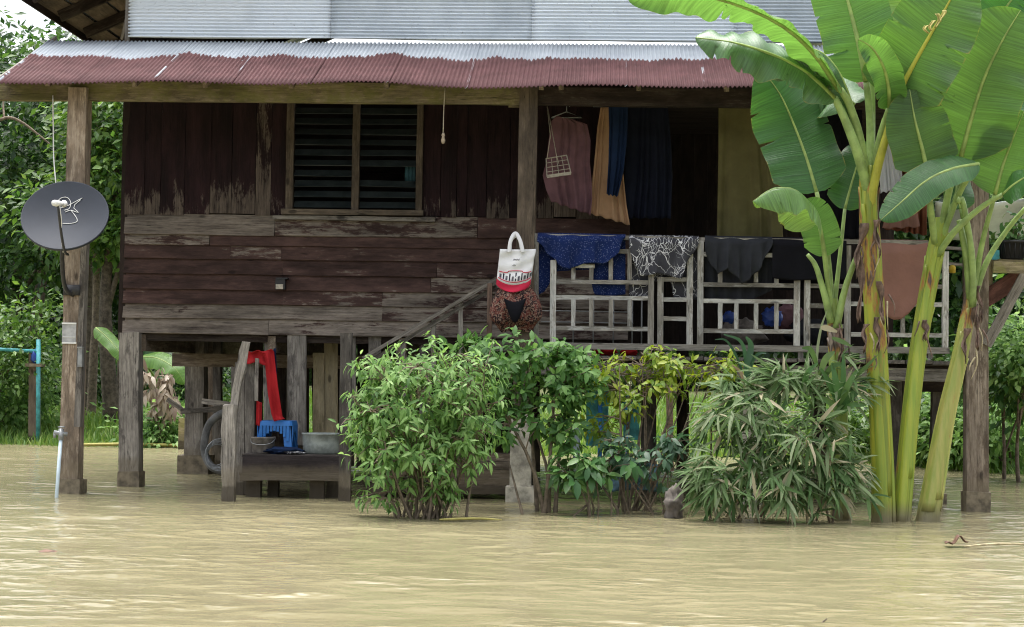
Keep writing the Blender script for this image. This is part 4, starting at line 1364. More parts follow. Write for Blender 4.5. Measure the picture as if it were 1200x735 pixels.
fb = thing('floral_bag', 'dark red and brown floral handbag hanging below the white tote bag', 'bag', P(604, 388, YBAG + 0.02))
mb = MB()
def flo(u, v):
    th = u * 2 * math.pi
    # slouched sack: wide shoulders, dark mouth
    t = v
    cx = 604.5
    half = 15 + 16 * math.sin(min(1, t * 1.25) * math.pi * 0.62) - (12 * max(0, t - 0.72) / 0.28 if t > 0.72 else 0)
    py = 331 + 57 * t
    px = cx + half * math.cos(th)
    dep = (0.05 + 0.09 * math.sin(min(1, t * 1.1) * math.pi * 0.8)) * (1.0 if t < 0.8 else max(0.1, (1 - t) * 5))
    wob = 1 + 0.16 * math.sin(th * 6 + t * 7) + 0.10 * math.sin(th * 13 - t * 11)
    q = P(px, py + 1.8 * math.sin(th * 3), YBAG + 0.06)
    q.y -= dep * math.sin(th) * wob
    return q
mb.grid(flo, 48, 26)
mb.build('sack', M['floral'], fb, True)
mb = MB()
mb.grid(lambda u, v: P(590 + 27 * u + 5 * (0.5 - u) * v, 349 + 5 * math.sin(u * 3.14) + (6 + 18 * math.sin(u * 3.14)) * v, YBAG - 0.112 - 0.02 * math.sin(u * 3.14) * math.sin(v * 3.14)), 16, 10)
mb.build('shaded_opening', M['cloth_black'], fb, True, solid=0.01)  # black sheet that paints the shade inside the bag's opening
# ------------------------------------------------------------------ bench below the house and the things on it
by0, by1 = 16.75, 17.75
bz = PZ(340, 533, by0)
bn = thing('low_bench', 'low dark wooden platform standing in the water below the house', 'bench', P(342, 570, by0))
for i in range(5):
    y = by0 + 0.1 + i * 0.2
    plank('seat_board', Vector((PX(283, 533, by0), y, bz - 0.015)), Vector((PX(398, 533, by0), y, bz - 0.015)), 0.19, 0.03, M['bench_wood'], bn, face=(0, 0, 1), wear=0.7, tone=0.7)
plank('front_board', P(284, 544, by0 - 0.02), P(398, 545, by0 - 0.02), 0.165, 0.03, M['bench_wood'], bn, wear=0.3, tone=0.45, jit=0.005)
plank('front_board', P(281, 558.5, by0 - 0.015), P(399, 559, by0 - 0.015), 0.075, 0.04, M['bench_wood'], bn, wear=0.6, tone=0.6, jit=0.005)
for px, y in ((298, 16.85), (321, 17.0), (372, 16.85), (392, 17.0), (300, 17.7), (390, 17.7)):
    plank('leg', Vector((PX(px, 560, y), y, -0.4)), Vector((PX(px, 560, y), y, bz - 0.05)), 0.14 if px in (298, 372, 392) else 0.1, 0.1, M['bench_wood'], bn, wear=0.3, tone=0.25)

# posts left of the bench: part of the old fence at the foot of the house
gp = thing('broken_gate', 'weathered grey gate posts with a leaning pole standing left of the dark bench', 'gate', P(270, 583, 16.2))
plank('gate_post', P(268.5, 474, 16.25), P(268.0, 600, 16.2), 0.115, 0.09, M['grey_wood'], gp, wear=0.75, tone=0.8, seg=8, jit=0.012)
plank('leaning_pole', P(288.5, 401, 16.35), P(271, 492, 16.32), 0.075, 0.07, M['grey_wood'], gp, wear=0.85, tone=0.7, seg=8, jit=0.010)
for px, yt, wdt, tn in ((281, 424, 0.10, 0.36), (293, 412, 0.095, 0.34), (274.5, 430, 0.06, 0.3)):
    plank('gate_board', P(px, yt, 17.0), P(px - 1, 580, 17.0), wdt, 0.02, M['grey_wood'], gp, wear=0.5, tone=tn, seg=6, jit=0.006)
plank('gate_board', P(301.5, 420, 16.9), P(300, 470, 16.9), 0.035, 0.02, M['grey_wood'], gp, wear=0.6, tone=0.5)

# blue stool
st = thing('plastic_stool', 'blue plastic stool with slotted sides standing on the dark bench', 'stool', P(325, 524, 17.15))
sc0 = P(325, 521, 17.15)
sc0.z = bz
sw, sh = 0.17, PZ(325, 493, 17.15) - bz
mb = MB()
n = 8
def rr(hw, z, cr=0.04):
    out = []
    for cx, cy, a0 in ((1, 1, 0), (-1, 1, 90), (-1, -1, 180), (1, -1, 270)):
        for k in range(4):
            a = R(a0 + k * 30)
            out.append(sc0 + Vector((cx * (hw - cr) + cr * math.cos(a), cy * (hw - cr) + cr * math.sin(a), z)))
    return out
r0, r1, r2 = rr(sw - 0.005, sh), rr(sw, sh - 0.02), rr(sw + 0.005, sh - 0.045)
b0 = mb.add(r0 + r1 + r2, [tuple(range(16))] + [(i, i + 16, (i + 1) % 16 + 16, (i + 1) % 16) for i in range(16)] + [(i + 16, i + 32, (i + 1) % 16 + 32, (i + 1) % 16 + 16) for i in range(16)])
mb.build('seat', M['blue_plastic'], st)
for cx, cy in ((1, 1), (-1, 1), (-1, -1), (1, -1)):
    mb = MB()
    t = sc0 + Vector((cx * (sw - 0.03), cy * (sw - 0.03), sh - 0.045))
    bq = sc0 + Vector((cx * (sw + 0.0), cy * (sw + 0.0), 0.0))
    for dx, dy in ((-1, 0), (0, -1)):
        ax = Vector((0.035 * dx * cx, 0.035 * dy * cy, 0))
        mb.bar(t + ax * 0.8, bq + ax * 0.8, 0.075 if dx else 0.012, 0.012 if dx else 0.075, up=(1, 0, 0))
    mb.build('leg', M['blue_plastic'], st)
for dx, dy in ((0, -1), (0, 1), (1, 0), (-1, 0)):
    mb = MB()
    for k in range(9):
        s = -0.13 + k * 0.0325
        drop = 0.05 + 0.10 * abs(s / 0.13) ** 2
        q = sc0 + Vector((dx * sw + (s if dx == 0 else 0), dy * sw + (s if dx else 0), sh - 0.045 - drop / 2))
        mb.box(q, (0.024 if dx == 0 else 0.008, 0.008 if dx == 0 else 0.024, drop))
    mb.build('slatted_side', M['blue_plastic'], st)
# bucket
bk = thing('small_bucket', 'old dark bucket with a narrow base standing on the bench beside the stool', 'bucket', P(308, 530, 16.95))
bc = P(308, 529, 16.95)
bc.z = bz + 0.001
mb = MB()
mb.lathe([(0.001, 0.0), (0.095, 0.0), (0.10, 0.01), (0.118, 0.14), (0.122, 0.145), (0.122, 0.158), (0.112, 0.158), (0.108, 0.14), (0.09, 0.015), (0.001, 0.014)], bc, 24)
mb.build('body', M['bucket'], bk, True)
mb = MB()
mb.tube(crv([bc + Vector((0.12, 0, 0.14)), bc + Vector((0.09, -0.09, 0.10)), bc + Vector((0, -0.135, 0.085)), bc + Vector((-0.09, -0.09, 0.10)), bc + Vector((-0.12, 0, 0.14))], 14), 0.004, 5)
mb.build('handle', M['steel'], bk, True)
# basin
bc = P(377, 528, 17.05)
bc.z = bz + 0.001
mb = MB()
mb.lathe([(0.001, 0.0), (0.165, 0.0), (0.178, 0.02), (0.186, 0.10), (0.188, 0.185), (0.196, 0.19), (0.196, 0.2), (0.18, 0.2), (0.176, 0.18), (0.16, 0.02), (0.001, 0.015)], bc, 32)
tag(mb.build('wash_basin', M['basin'], None, True), 'pale round metal wash basin on the right end of the bench', 'basin')
# dark rags
def blob(c, s, seed, nu=16, nv=10, rough=0.35):
    mb = MB()
    def fn(u, v):
        a, b = u * 2 * math.pi, v * math.pi
        d = Vector((math.cos(a) * math.sin(b), math.sin(a) * math.sin(b), math.cos(b)))
        k = 1 + rough * mnoise.noise(d * 2.2 + Vector((seed, 0, 0))) + rough * 0.5 * mnoise.noise(d * 5 + Vector((0, seed, 0)))
        return Vector(c) + Vector((d.x * s[0], d.y * s[1], d.z * s[2])) * k
    mb.grid(fn, nu, nv)
    return mb
q = P(330, 524, 16.9)
q.z = bz + 0.03
tag(blob(q, (0.19, 0.13, 0.035), 3, 24, 12, 0.6).build('dark_rag', M['cloth_dnavy'], None, True), 'dark crumpled rag lying on the bench in front of the blue stool', 'rag')
q = P(344, 527, 16.82)
q.z = bz + 0.018
tag(blob(q, (0.10, 0.06, 0.016), 8, 24, 12, 0.5).build('striped_rag', M['cloth_branch'], None, True), 'small pale striped rag at the front edge of the bench', 'rag')
# red cloth
mb = MB()
def redf(u, v):
    lft = [(303, 414), (307, 412), (310, 420), (312, 440), (314, 462), (318, 485), (321, 494)]
    rgt = [(318, 409), (321, 412), (323, 430), (326, 455), (329, 475), (331, 488), (334, 491)]
    k = v * 6
    i = min(int(k), 5)
    f = k - i
    a = [lft[i][j] + (lft[i + 1][j] - lft[i][j]) * f for j in (0, 1)]
    b = [rgt[i][j] + (rgt[i + 1][j] - rgt[i][j]) * f for j in (0, 1)]
    return P(a[0] + (b[0] - a[0]) * u, a[1] + (b[1] - a[1]) * u, 16.95 + 0.012 * math.sin(u * 9 + v * 5) + 0.012 * math.sin(u * 4 - v * 9))
mb.grid(redf, 24, 30)
mb.grid(lambda u, v: P(290 + 24 * u - 5 * v * (1 - u), 411 + 4 * v + 1.5 * math.sin(u * 9) + 10 * v * v + u * 2, 16.93 + 0.05 * math.sin(v * 3) + 0.01 * math.sin(u * 15)), 18, 8)
mb.grid(lambda u, v: P(301 + 6 * u - 1 * v, 470 + 28 * v + 2 * u, 16.98 + 0.012 * math.sin(u * 9)), 8, 10)
tag(mb.build('red_cloth', M['cloth_red'], None, True, solid=0.004), 'bright red cloth slung over the grey gate boards above the blue stool', 'cloth')
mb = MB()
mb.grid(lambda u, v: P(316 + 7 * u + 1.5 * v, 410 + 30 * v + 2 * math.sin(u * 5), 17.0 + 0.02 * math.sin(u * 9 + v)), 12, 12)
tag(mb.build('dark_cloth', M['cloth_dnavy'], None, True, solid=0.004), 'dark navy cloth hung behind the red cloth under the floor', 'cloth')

# hose hung on the pier, coil of wire
mb = MB()
mb.tube(crv([P(283, 482, 18.6), P(262, 484, 18.7), P(246, 496, 18.75), P(240, 515, 18.75), P(240, 532, 18.75), P(248, 547, 18.7), P(262, 553, 18.65)], 30), 0.042, 10)
tag(mb.build('rubber_hose', M['rubber'], None, True), 'thick grey hose bent in a half circle beside the rear pier', 'hose')
mb = MB()
for k in range(5):
    rr_ = 0.10 + 0.013 * k
    c0 = P(254 + k * 0.8, 533, 18.5 - 0.02 * k)
    mb.tube([c0 + Vector((rr_ * math.cos(a), 0.03 * math.sin(a), rr_ * 1.1 * math.sin(a))) for a in [i * 2 * math.pi / 20 for i in range(21)]], 0.006, 5)
tag(mb.build('wire_coil', M['steel'], None, True), 'coil of grey wire hanging within the bent hose', 'wire')

# things stacked below the deck (behind the shrubs)
lg = thing('timber_stack', 'stack of brown planks lying at the water beside the concrete pier', 'timber', P(570, 575, 17.3))
for i in range(5):
    py = 535 + i * 9.5
    plank('timber', P(528, py, 17.4 - 0.05 * i), P(606, py + 1, 17.4 - 0.05 * i), 0.075, 0.3, M['post_wood'], lg, wear=0.5, tone=0.2 + 0.05 * (i % 3) + (0.25 if i == 0 else 0))
mb = MB()
mb.tube([P(703.5, 474, 17.3), P(702.5, 560, 17.3)], 0.022, 10)
tag(mb.build('blue_pole', M['blue_pipe'], None, True), 'bright blue pole standing below the deck left of the teal board', 'pole', 'blue poles below the deck')
mb = MB()
mb.tube([P(735, 462, 17.25), P(734.5, 560, 17.25)], 0.016, 10)
tag(mb.build('blue_pole', M['blue_pipe'], None, True), 'thin blue pole standing below the deck near the yellow green shrub', 'pole', 'blue poles below the deck')
mb = MB()
mb.tube([P(676, 500, 17.2), P(675, 560, 17.2)], 0.035, 10)
tag(mb.build('pale_pipe', plain('pale grey pipe', (0.35, 0.42, 0.45), 0.5, 0.2, 8), None, True), 'pale grey pipe standing in the water behind the leaning shrub stems', 'pipe')
mb = MB()
mb.box(P(700, 490, 17.6), (0.22, 0.025, 0.55))
mb.box(P(740, 492, 17.65), (0.16, 0.025, 0.40))
mb.box(P(720, 470, 17.68), (0.52, 0.03, 0.04))
tag(mb.build('teal_board', M['teal_metal']), 'faded teal boards leaning below the deck behind the blue poles', 'board')
mb = MB()
mb.grid(lambda u, v: P(716 + 55 * u, 545 + 32 * v - 3 * math.sin(u * 3), 16.9 + 0.05 * math.sin(u * 9 + v * 4)), 24, 12)
tag(mb.build('blue_net', plain('dull blue net', (0.05, 0.10, 0.13), 0.8, 0.4, 30), None, True, solid=0.01), 'dull blue grey net bunched at the water below the deck', 'net')
mb = MB()
mb.bar(P(784, 440, 16.95), P(786, 552, 16.95), 0.075, 0.06)
tag(mb.build('brown_stake', M['red_plank']), 'short brown stake standing behind the yellow green shrub', 'stake')

# clutter on the veranda floor
def clutter(name, label, cat, px, py, y, s, mat, seed):
    c = P(px, py, y)
    tag(blob(c, s, seed, 20, 12, 0.5).build(name, mat, None, True), label, cat)
clutter('plastic_bag', 'bright blue plastic bag lying behind the railing left of the small banana', 'bag', 905, 372, 17.2, (0.09, 0.08, 0.09), M['blue_sheet'], 1)
clutter('plastic_bag', 'small blue bundle behind the railing below the charcoal cloth', 'bag', 855, 372, 17.2, (0.07, 0.06, 0.05), M['blue_sheet'], 2)
clutter('sack', 'grey sack slumped behind the railing below the charcoal cloth', 'sack', 870, 392, 17.5, (0.20, 0.12, 0.13), M['soil_bag'], 5)
clutter('bundle', 'dark bundle behind the railing right of the grey sack', 'bundle', 950, 390, 17.5, (0.22, 0.14, 0.12), M['cloth_grey'], 9)
clutter('bundle', 'heap of dark clothes behind the railing below the black cloth', 'bundle', 925, 372, 17.6, (0.16, 0.12, 0.13), M['cloth_mauve'], 12)
clutter('folded_cloth', 'left red cloth folded on the deck edge under the railing', 'cloth', 710, 412, 16.95, (0.11, 0.08, 0.035), M['cloth_red'], 15)
clutter('folded_cloth', 'right red cloth folded on the deck edge under the railing', 'cloth', 737, 413, 16.95, (0.075, 0.06, 0.035), M['cloth_red'], 19)
# thin drying rack behind the first railing panel
rk = thing('drying_rack', 'thin metal drying rack standing behind the left railing panel', 'rack', P(700, 405, 17.35))
mb = MB()
for py in (365, 378, 408):
    mb.tube([P(634, py - 1, 17.35), P(742, py + 1, 17.35)], 0.007, 6)
mb.build('rack_rail', M['steel'], rk, True)
mb = MB()
for px in (672, 695.5, 719, 741, 752):
    mb.tube([P(px, 352, 17.36), P(px - 0.4, 412, 17.36)], 0.007, 6)
mb.build('rack_upright', M['steel'], rk, True)

# plant shelf at the right end
sh_ = thing('plant_shelf', 'wooden plant shelf braced out from the right veranda post', 'shelf', P(1160, 400, FRONT))
plank('shelf_board', P(1163, 309, FRONT + 0.05), P(1235, 311, FRONT + 0.05), 0.5, 0.05, M['mossy_wood'], sh_, face=(0, 0, 1), wear=0.5, tone=0.6)
plank('shelf_edge', P(1164, 313, FRONT - 0.21), P(1235, 315, FRONT - 0.21), 0.11, 0.03, M['mossy_wood'], sh_, wear=0.5, tone=0.62)
plank('red_side', P(1152, 352, FRONT - 0.02), P(1196, 324, FRONT - 0.02), 0.16, 0.03, M['red_plank'], sh_, wear=0.35, tone=0.45)
plank('brace', P(1156, 405, FRONT - 0.12), P(1201, 322, FRONT - 0.2), 0.09, 0.05, M['grey_wood'], sh_, wear=0.7, tone=0.6, seg=6)
plank('brace', P(1158, 352, FRONT + 0.02), P(1160, 300, FRONT + 0.02), 0.06, 0.05, M['pale_ply'], sh_, wear=0.5, tone=0.45)
mb = MB()
mb.box(P(1166, 299, FRONT), (0.07, 0.06, 0.09))
tag(mb.build('teal_tin', M['teal_metal']), 'small teal tin on the plant shelf by the right post', 'tin')
mb = MB()
mb.bar(P(1102, 308, 17.4), P(1145, 312, 17.4), 0.03, 0.03)
mb.bar(P(1102, 290, 17.4), P(1145, 293, 17.4), 0.03, 0.03)
tag(mb.build('side_rail', M['grey_wood']), 'grey rails closing the right end of the veranda', 'rail')
mb = MB()
mb.lathe([(0.001, 0), (0.03, 0), (0.034, 0.06), (0.02, 0.075), (0.001, 0.08)], P(1116, 320, 17.4), 12)
tag(mb.build('yellow_bottle', M['yellow_plastic'], None, True), 'small yellow bottle at the right end of the veranda', 'bottle')

# ------------------------------------------------------------------ plants: leaf machinery
def leaf_template(w, droop=0.25, fold=0.12, belly=0.45):
    pts = []
    for s, k in ((0.0, 0.0), (belly * 0.7, 0.85), (0.68, 0.75), (1.0, 0.0)):
        z = -droop * s * s
        if k == 0:
            pts.append([(s, 0, z)])
        else:
            pts.append([(s, -w / 2 * k, z + fold * w * k), (s, 0, z), (s, w / 2 * k, z + fold * w * k)])
    V = [pts[0][0]] + pts[1] + pts[2] + [pts[3][0]]
    Ft = [(0, 1, 2), (0, 2, 3), (1, 4, 5), (1, 5, 2), (2, 5, 6), (2, 6, 3), (4, 7, 5), (5, 7, 6)]
    return np.array(V, float), np.array(Ft, int)


def frames(D, U):
    """Right-handed frames (n,3,3) with x along D and z near U."""
    x = D / np.linalg.norm(D, axis=1, keepdims=True)
    z = U - x * np.sum(U * x, 1, keepdims=True)
    z /= np.linalg.norm(z, axis=1, keepdims=True) + 1e-9
    y = np.cross(z, x)
    return np.stack([x, y, z], 2)


def leaf_array(T, pos, D, U, size):
    V, Ft = T
    A = frames(D, U) * size[:, None, None]
    W = np.einsum('nij,kj->nki', A, V) + pos[:, None, :]
    n, k = len(pos), len(V)
    FF = (Ft[None] + (np.arange(n) * k)[:, None, None]).reshape(-1, 3)
    return W.reshape(-1, 3), FF, A


def leafy(parent, T, pos, D, U, size, mat, origin, nparts=300, leaf_name='leaf', mass_name='foliage'):
    """The nparts nearest, largest leaves as parts of their own, the rest as one stuff part."""
    V, Ft = T
    sc = pos[:, 1] - size * 3.0
    order = np.argsort(sc)
    big, rest = order[:nparts], order[nparts:]
    me = bpy.data.meshes.new(leaf_name)
    me.from_pydata([tuple(v) for v in V], [], [tuple(f) for f in Ft])
    me.materials.append(mat)
    me.polygons.foreach_set('use_smooth', [True] * len(me.polygons))
    A = frames(D[big], U[big]) * size[big][:, None, None]
    for q, a in zip(pos[big], A):
        o = bpy.data.objects.new(leaf_name, me)
        Mx = Matrix([list(a[0]) + [q[0]], list(a[1]) + [q[1]], list(a[2]) + [q[2]], [0, 0, 0, 1]])
        link(o, parent, Mx)
    if len(rest):
        W, FF, _ = leaf_array(T, pos[rest], D[rest], U[rest], size[rest])
        o = np_mesh(mass_name, W, FF, mat, parent, origin, True)
        o['kind'] = 'stuff'


def unit(v):
    return v / (np.linalg.norm(v, axis=-1, keepdims=True) + 1e-9)


def shrub(name, label, cat, base_px, Yb, lobes, nclus, per, leaf_len, T, leafmat, stems=8, stem_r=0.016, spread=0.10, droop=0.5, seed=1, group=None, nparts=280, radial=0.75, shell=0.45, stemmat='twig', twigs=True, tilt_out=0.6, stem_spread=0.08):
    """lobes: (px, py, Y, rx, ry, rz) ellipsoids that make up the crown, in metres."""
    rs = np.random.RandomState(seed)
    base = P(base_px[0], base_px[1], Yb)
    base.z = 0
    root = thing(name, label, cat, base, group)
    L = [(np.array(P(px, py, y)), np.array((rx, ry, rz))) for px, py, y, rx, ry, rz in lobes]
    wts = np.array([r[0] * r[2] for _, r in L])
    wts /= wts.sum()
    cid = rs.choice(len(L), nclus, p=wts)
    d = unit(rs.normal(size=(nclus, 3)))
    rad = rs.uniform(shell, 1.0, nclus) ** 0.6
    rad *= 1 + 0.24 * rs.normal(size=nclus).clip(-1.5, 1.8)
    C = np.array([L[i][0] for i in cid]) + d * rad[:, None] * np.array([L[i][1] for i in cid])
    C[:, 2] = np.maximum(C[:, 2], 0.05)
    out = d * np.array([1, 1, 0.6]) + np.array([0, -0.15, 0.35])
    out = unit(out)
    pos, D, U, S = [], [], [], []
    for c, o in zip(C, out):
        k = max(2, int(rs.poisson(per)))
        e1 = unit(np.cross(o, [0.3, 0.2, 1.0]))
        e2 = np.cross(o, e1)
        for j in range(k):
            a = 2 * math.pi * (j / k) + rs.uniform(-0.5, 0.5)
            side = e1 * math.cos(a) + e2 * math.sin(a)
            dd = unit(side * radial + o * tilt_out + np.array([0, 0, -droop * rs.uniform(0.5, 1.4)]))
            pos.append(c + o * rs.uniform(-0.6, 0.4) * spread + side * 0.01)
            D.append(dd)
            U.append(unit(o + np.array([0, -0.3, 0.8]) + rs.normal(size=3) * 0.25))
            S.append(leaf_len * rs.uniform(0.6, 1.25))
    pos, D, U, S = map(np.array, (pos, D, U, S))
    keep = pos[:, 2] > 0.03
    leafy(root, T, pos[keep], D[keep], U[keep], S[keep], leafmat, tuple(base), nparts)
    # stems and twigs
    pick = rs.choice(nclus, min(stems, nclus), replace=False)
    ends = []
    for i, k in enumerate(pick):
        mb = MB()
        b = base + Vector((rs.normal() * stem_spread, rs.normal() * 0.06, -0.25))
        e = Vector(C[k])
        m1 = b.lerp(e, 0.4) + Vector((rs.normal() * 0.05, rs.normal() * 0.05, 0.10))
        pts = crv([b, m1, e], 8)
        mb.tube(pts, [stem_r * (1 - 0.75 * t / 7) for t in range(8)], 6)
        mb.build('stem', M[stemmat], root, True)
        ends += pts[3:]
    if twigs:
        mb = MB()
        EN = np.array(ends)
        for c in C[rs.rand(nclus) < 0.6]:
            j = np.argmin(np.sum((EN - c) ** 2, 1) + rs.rand(len(EN)) * 0.05)
            a, b = Vector(EN[j]), Vector(c)
            mb.tube([a, a.lerp(b, 0.5) + Vector((rs.normal() * 0.02, rs.normal() * 0.02, 0.02)), b], [0.006, 0.005, 0.003], 4, False)
        o = mb.build('twigs', M[stemmat], root)
        o['kind'] = 'stuff'
    return root


T_BUSH = leaf_template(0.34, 0.35, 0.15)
T_OVAL = leaf_template(0.46, 0.25, 0.12)
T_BAMB = leaf_template(0.135, 0.30, 0.2, 0.35)
T_SMALL = leaf_template(0.5, 0.2, 0.1)

shrub('leafy_bush', 'large dense light green bush with drooping leaves standing in the water before the stairs', 'bush', (500, 603), 14.7,
      [(500, 470, 14.75, 0.52, 0.42, 0.42), (455, 490, 14.65, 0.34, 0.34, 0.42), (545, 475, 14.7, 0.33, 0.36, 0.44), (480, 535, 14.6, 0.42, 0.35, 0.28), (530, 530, 14.65, 0.32, 0.30, 0.28), (440, 440, 14.75, 0.20, 0.22, 0.18), (500, 425, 14.8, 0.36, 0.25, 0.16), (425, 500, 14.7, 0.14, 0.2, 0.25), (455, 585, 14.6, 0.22, 0.2, 0.06), (510, 575, 14.65, 0.20, 0.2, 0.10)],
      720, 7.0, 0.086, T_BUSH, M['leaf_bush'], stems=30, stem_r=0.015, stem_spread=0.15, seed=2, droop=0.65, spread=0.16, nparts=300)
shrub('tall_shrub', 'dark green leafy shrub on three bare stems in front of the concrete pier', 'shrub', (645, 604), 15.6,
      [(600, 420, 15.7, 0.36, 0.3, 0.20), (650, 430, 15.65, 0.34, 0.3, 0.24), (640, 475, 15.6, 0.26, 0.25, 0.28), (675, 445, 15.7, 0.20, 0.22, 0.24), (585, 455, 15.6, 0.26, 0.22, 0.26), (590, 500, 15.5, 0.14, 0.2, 0.2), (660, 505, 15.6, 0.20, 0.18, 0.16), (560, 405, 15.8, 0.22, 0.2, 0.10)],
      340, 6, 0.10, T_OVAL, M['leaf_mid'], stems=5, stem_r=0.024, seed=5, droop=0.45)
shrub('yellow_shrub', 'thin shrub with yellow green leaves growing up before the deck edge', 'shrub', (735, 588), 15.9,
      [(705, 500, 15.9, 0.14, 0.15, 0.12), (760, 455, 15.9, 0.3, 0.15, 0.10), (700, 435, 15.9, 0.14, 0.15, 0.12), (735, 425, 15.9, 0.18, 0.18, 0.10), (785, 432, 15.95, 0.24, 0.18, 0.13), (835, 440, 15.8, 0.20, 0.15, 0.11), (850, 425, 15.8, 0.14, 0.12, 0.08), (735, 478, 15.9, 0.20, 0.15, 0.08), (770, 415, 15.9, 0.12, 0.12, 0.07), (715, 450, 15.9, 0.12, 0.12, 0.18)],
      250, 4, 0.085, T_OVAL, M['leaf_yellow'], stems=16, stem_r=0.013, seed=8, droop=0.7, nparts=240)
shrub('low_plant', 'low plant with broad green leaves hanging over the water by three bare stems', 'plant', (700, 590), 15.3,
      [(672, 545, 15.25, 0.18, 0.12, 0.11), (700, 552, 15.3, 0.18, 0.12, 0.10), (662, 562, 15.2, 0.08, 0.08, 0.10), (720, 540, 15.4, 0.16, 0.12, 0.12)],
      34, 5, 0.15, T_OVAL, M['leaf_low'], stems=5, stem_r=0.012, seed=11, droop=0.7, nparts=150)
shrub('dusty_plant', 'dull blue green plant drooping to the water between the shrubs and the bamboo', 'plant', (765, 595), 15.5,
      [(735, 535, 15.5, 0.22, 0.15, 0.12), (775, 545, 15.5, 0.22, 0.15, 0.17), (790, 520, 15.55, 0.15, 0.12, 0.14), (720, 520, 15.6, 0.14, 0.12, 0.12)],
      56, 5, 0.11, T_OVAL, M['leaf_dusty'], stems=7, stem_r=0.010, seed=13, droop=0.8, nparts=200)

# bamboo clump: fans of narrow leaves
def bamboo(seed=4):
    rs = np.random.RandomState(seed)
    base = P(905, 606, 15.1)
    base.z = 0
    root = thing('bamboo_clump', 'wide clump of dusty bamboo leaves drooping into the water left of the banana stems', 'bamboo', base)
    L = [(880, 500, 15.05, 0.42, 0.35, 0.30), (950, 510, 15.05, 0.45, 0.35, 0.32), (900, 560, 14.95, 0.55, 0.32, 0.25), (835, 560, 15.0, 0.22, 0.25, 0.25), (980, 560, 15.0, 0.30, 0.28, 0.26), (945, 455, 15.2, 0.42, 0.25, 0.18), (990, 455, 15.2, 0.20, 0.22, 0.20), (870, 462, 15.2, 0.30, 0.22, 0.14), (920, 440, 15.2, 0.25, 0.2, 0.12), (835, 500, 15.1, 0.16, 0.2, 0.22)]
    LL = [(np.array(P(a, b, c)), np.array(r)) for a, b, c, *r in L]
    wts = np.array([r[0] * r[2] for _, r in LL])
    wts /= wts.sum()
    n = 310
    cid = rs.choice(len(LL), n, p=wts)
    d = unit(rs.normal(size=(n, 3)) * np.array([1, 1, 1]))
    d[:, 1] = -np.abs(d[:, 1]) * 0.8 + 0.2 * d[:, 1]
    C = np.array([LL[i][0] for i in cid]) + d * (rs.uniform(0.25, 1, n) ** 0.6 * (1 + 0.22 * rs.normal(size=n).clip(-1.5, 2)))[:, None] * np.array([LL[i][1] for i in cid])
    pos, D, U, S = [], [], [], []
    ctr = np.array(P(910, 520, 15.2))
    for c in C:
        o = c - ctr
        o[2] *= 0.6
        o = unit(o + rs.normal(size=3) * 0.75)
        ax = unit(o * np.array([1, 1, 0.5]) + np.array([0, -0.15, rs.uniform(-0.6, 0.1) if c[2] < 0.95 else rs.uniform(-0.3, 0.6)]))
        k = rs.randint(5, 9)
        lat = unit(np.cross(ax, [0, -0.6, 1.0]))
        for j in range(k):
            a = (j - (k - 1) / 2) / k * 2.4 + rs.normal() * 0.12
            dd = unit(ax * math.cos(a) + lat * math.sin(a) + np.array([0, 0, -0.25 * rs.rand()]) + rs.normal(size=3) * 0.22)
            pos.append(c + rs.normal(size=3) * 0.012)
            D.append(dd)
            U.append(unit(np.array([0, -0.5, 1.0]) + rs.normal(size=3) * 0.35))
            S.append(rs.uniform(0.12, 0.29))
    pos, D, U, S = map(np.array, (pos, D, U, S))
    leafy(root, T_BAMB, pos, D, U, S, M['leaf_bamboo'], tuple(base), 300)
    for i in range(18):
        mb = MB()
        b = base + Vector((rs.uniform(-0.55, 0.75), rs.uniform(-0.1, 0.25), -0.2))
        e = Vector(C[rs.randint(n)])
        mb.tube(crv([b, b.lerp(e, 0.5) + Vector((0, 0.05, 0.2)), e], 8), [0.012 - 0.001 * t for t in range(8)], 6)
        mb.build('culm', M['straw'] if i % 3 == 0 else M['twig'], root, True)
bamboo()

# grass blades and reeds
def blades(name, label, cat, base, specs, mat, r=0.006):
    root = thing(name, label, cat, base)
    for pts, wd in specs:
        c2 = crv([P(*q) for q in pts], 12)
        mb = MB()
        def bf(u, v, c2=c2, wd=wd):
            k = min(int(u * 11), 10)
            q = c2[k].lerp(c2[k + 1], u * 11 - k)
            t = (c2[k + 1] - c2[k]).normalized()
            s = t.cross(Vector((0, -1, 0.2))).normalized()
            return q + s * (v - 0.5) * wd * (0.35 + math.sin(math.pi * min(1, u * 0.9 + 0.1)) * 0.8) + Vector((0, -0.3 * wd * abs(v - 0.5), 0))
        mb.grid(bf, 14, 2)
        mb.build('blade', mat, root, True)
blades('tall_grass', 'tall grass with arching blades before the deck under the charcoal cloth', 'grass tuft', P(872, 470, 15.6),
       [([(870, 470, 15.6), (868, 430, 15.6), (852, 400, 15.55), (838, 398, 15.5)], 0.02),
        ([(872, 470, 15.6), (874, 425, 15.6), (868, 400, 15.5), (848, 392, 15.4)], 0.03),
        ([(873, 470, 15.6), (876, 430, 15.5), (880, 405, 15.5), (874, 395, 15.45)], 0.05),
        ([(875, 470, 15.6), (880, 430, 15.5), (888, 415, 15.45), (898, 414, 15.4)], 0.025),
        ([(874, 470, 15.6), (870, 440, 15.5), (858, 428, 15.4)], 0.03),
        ([(876, 470, 15.6), (895, 440, 15.5), (905, 425, 15.4)], 0.025)], M['leaf_dusty'])
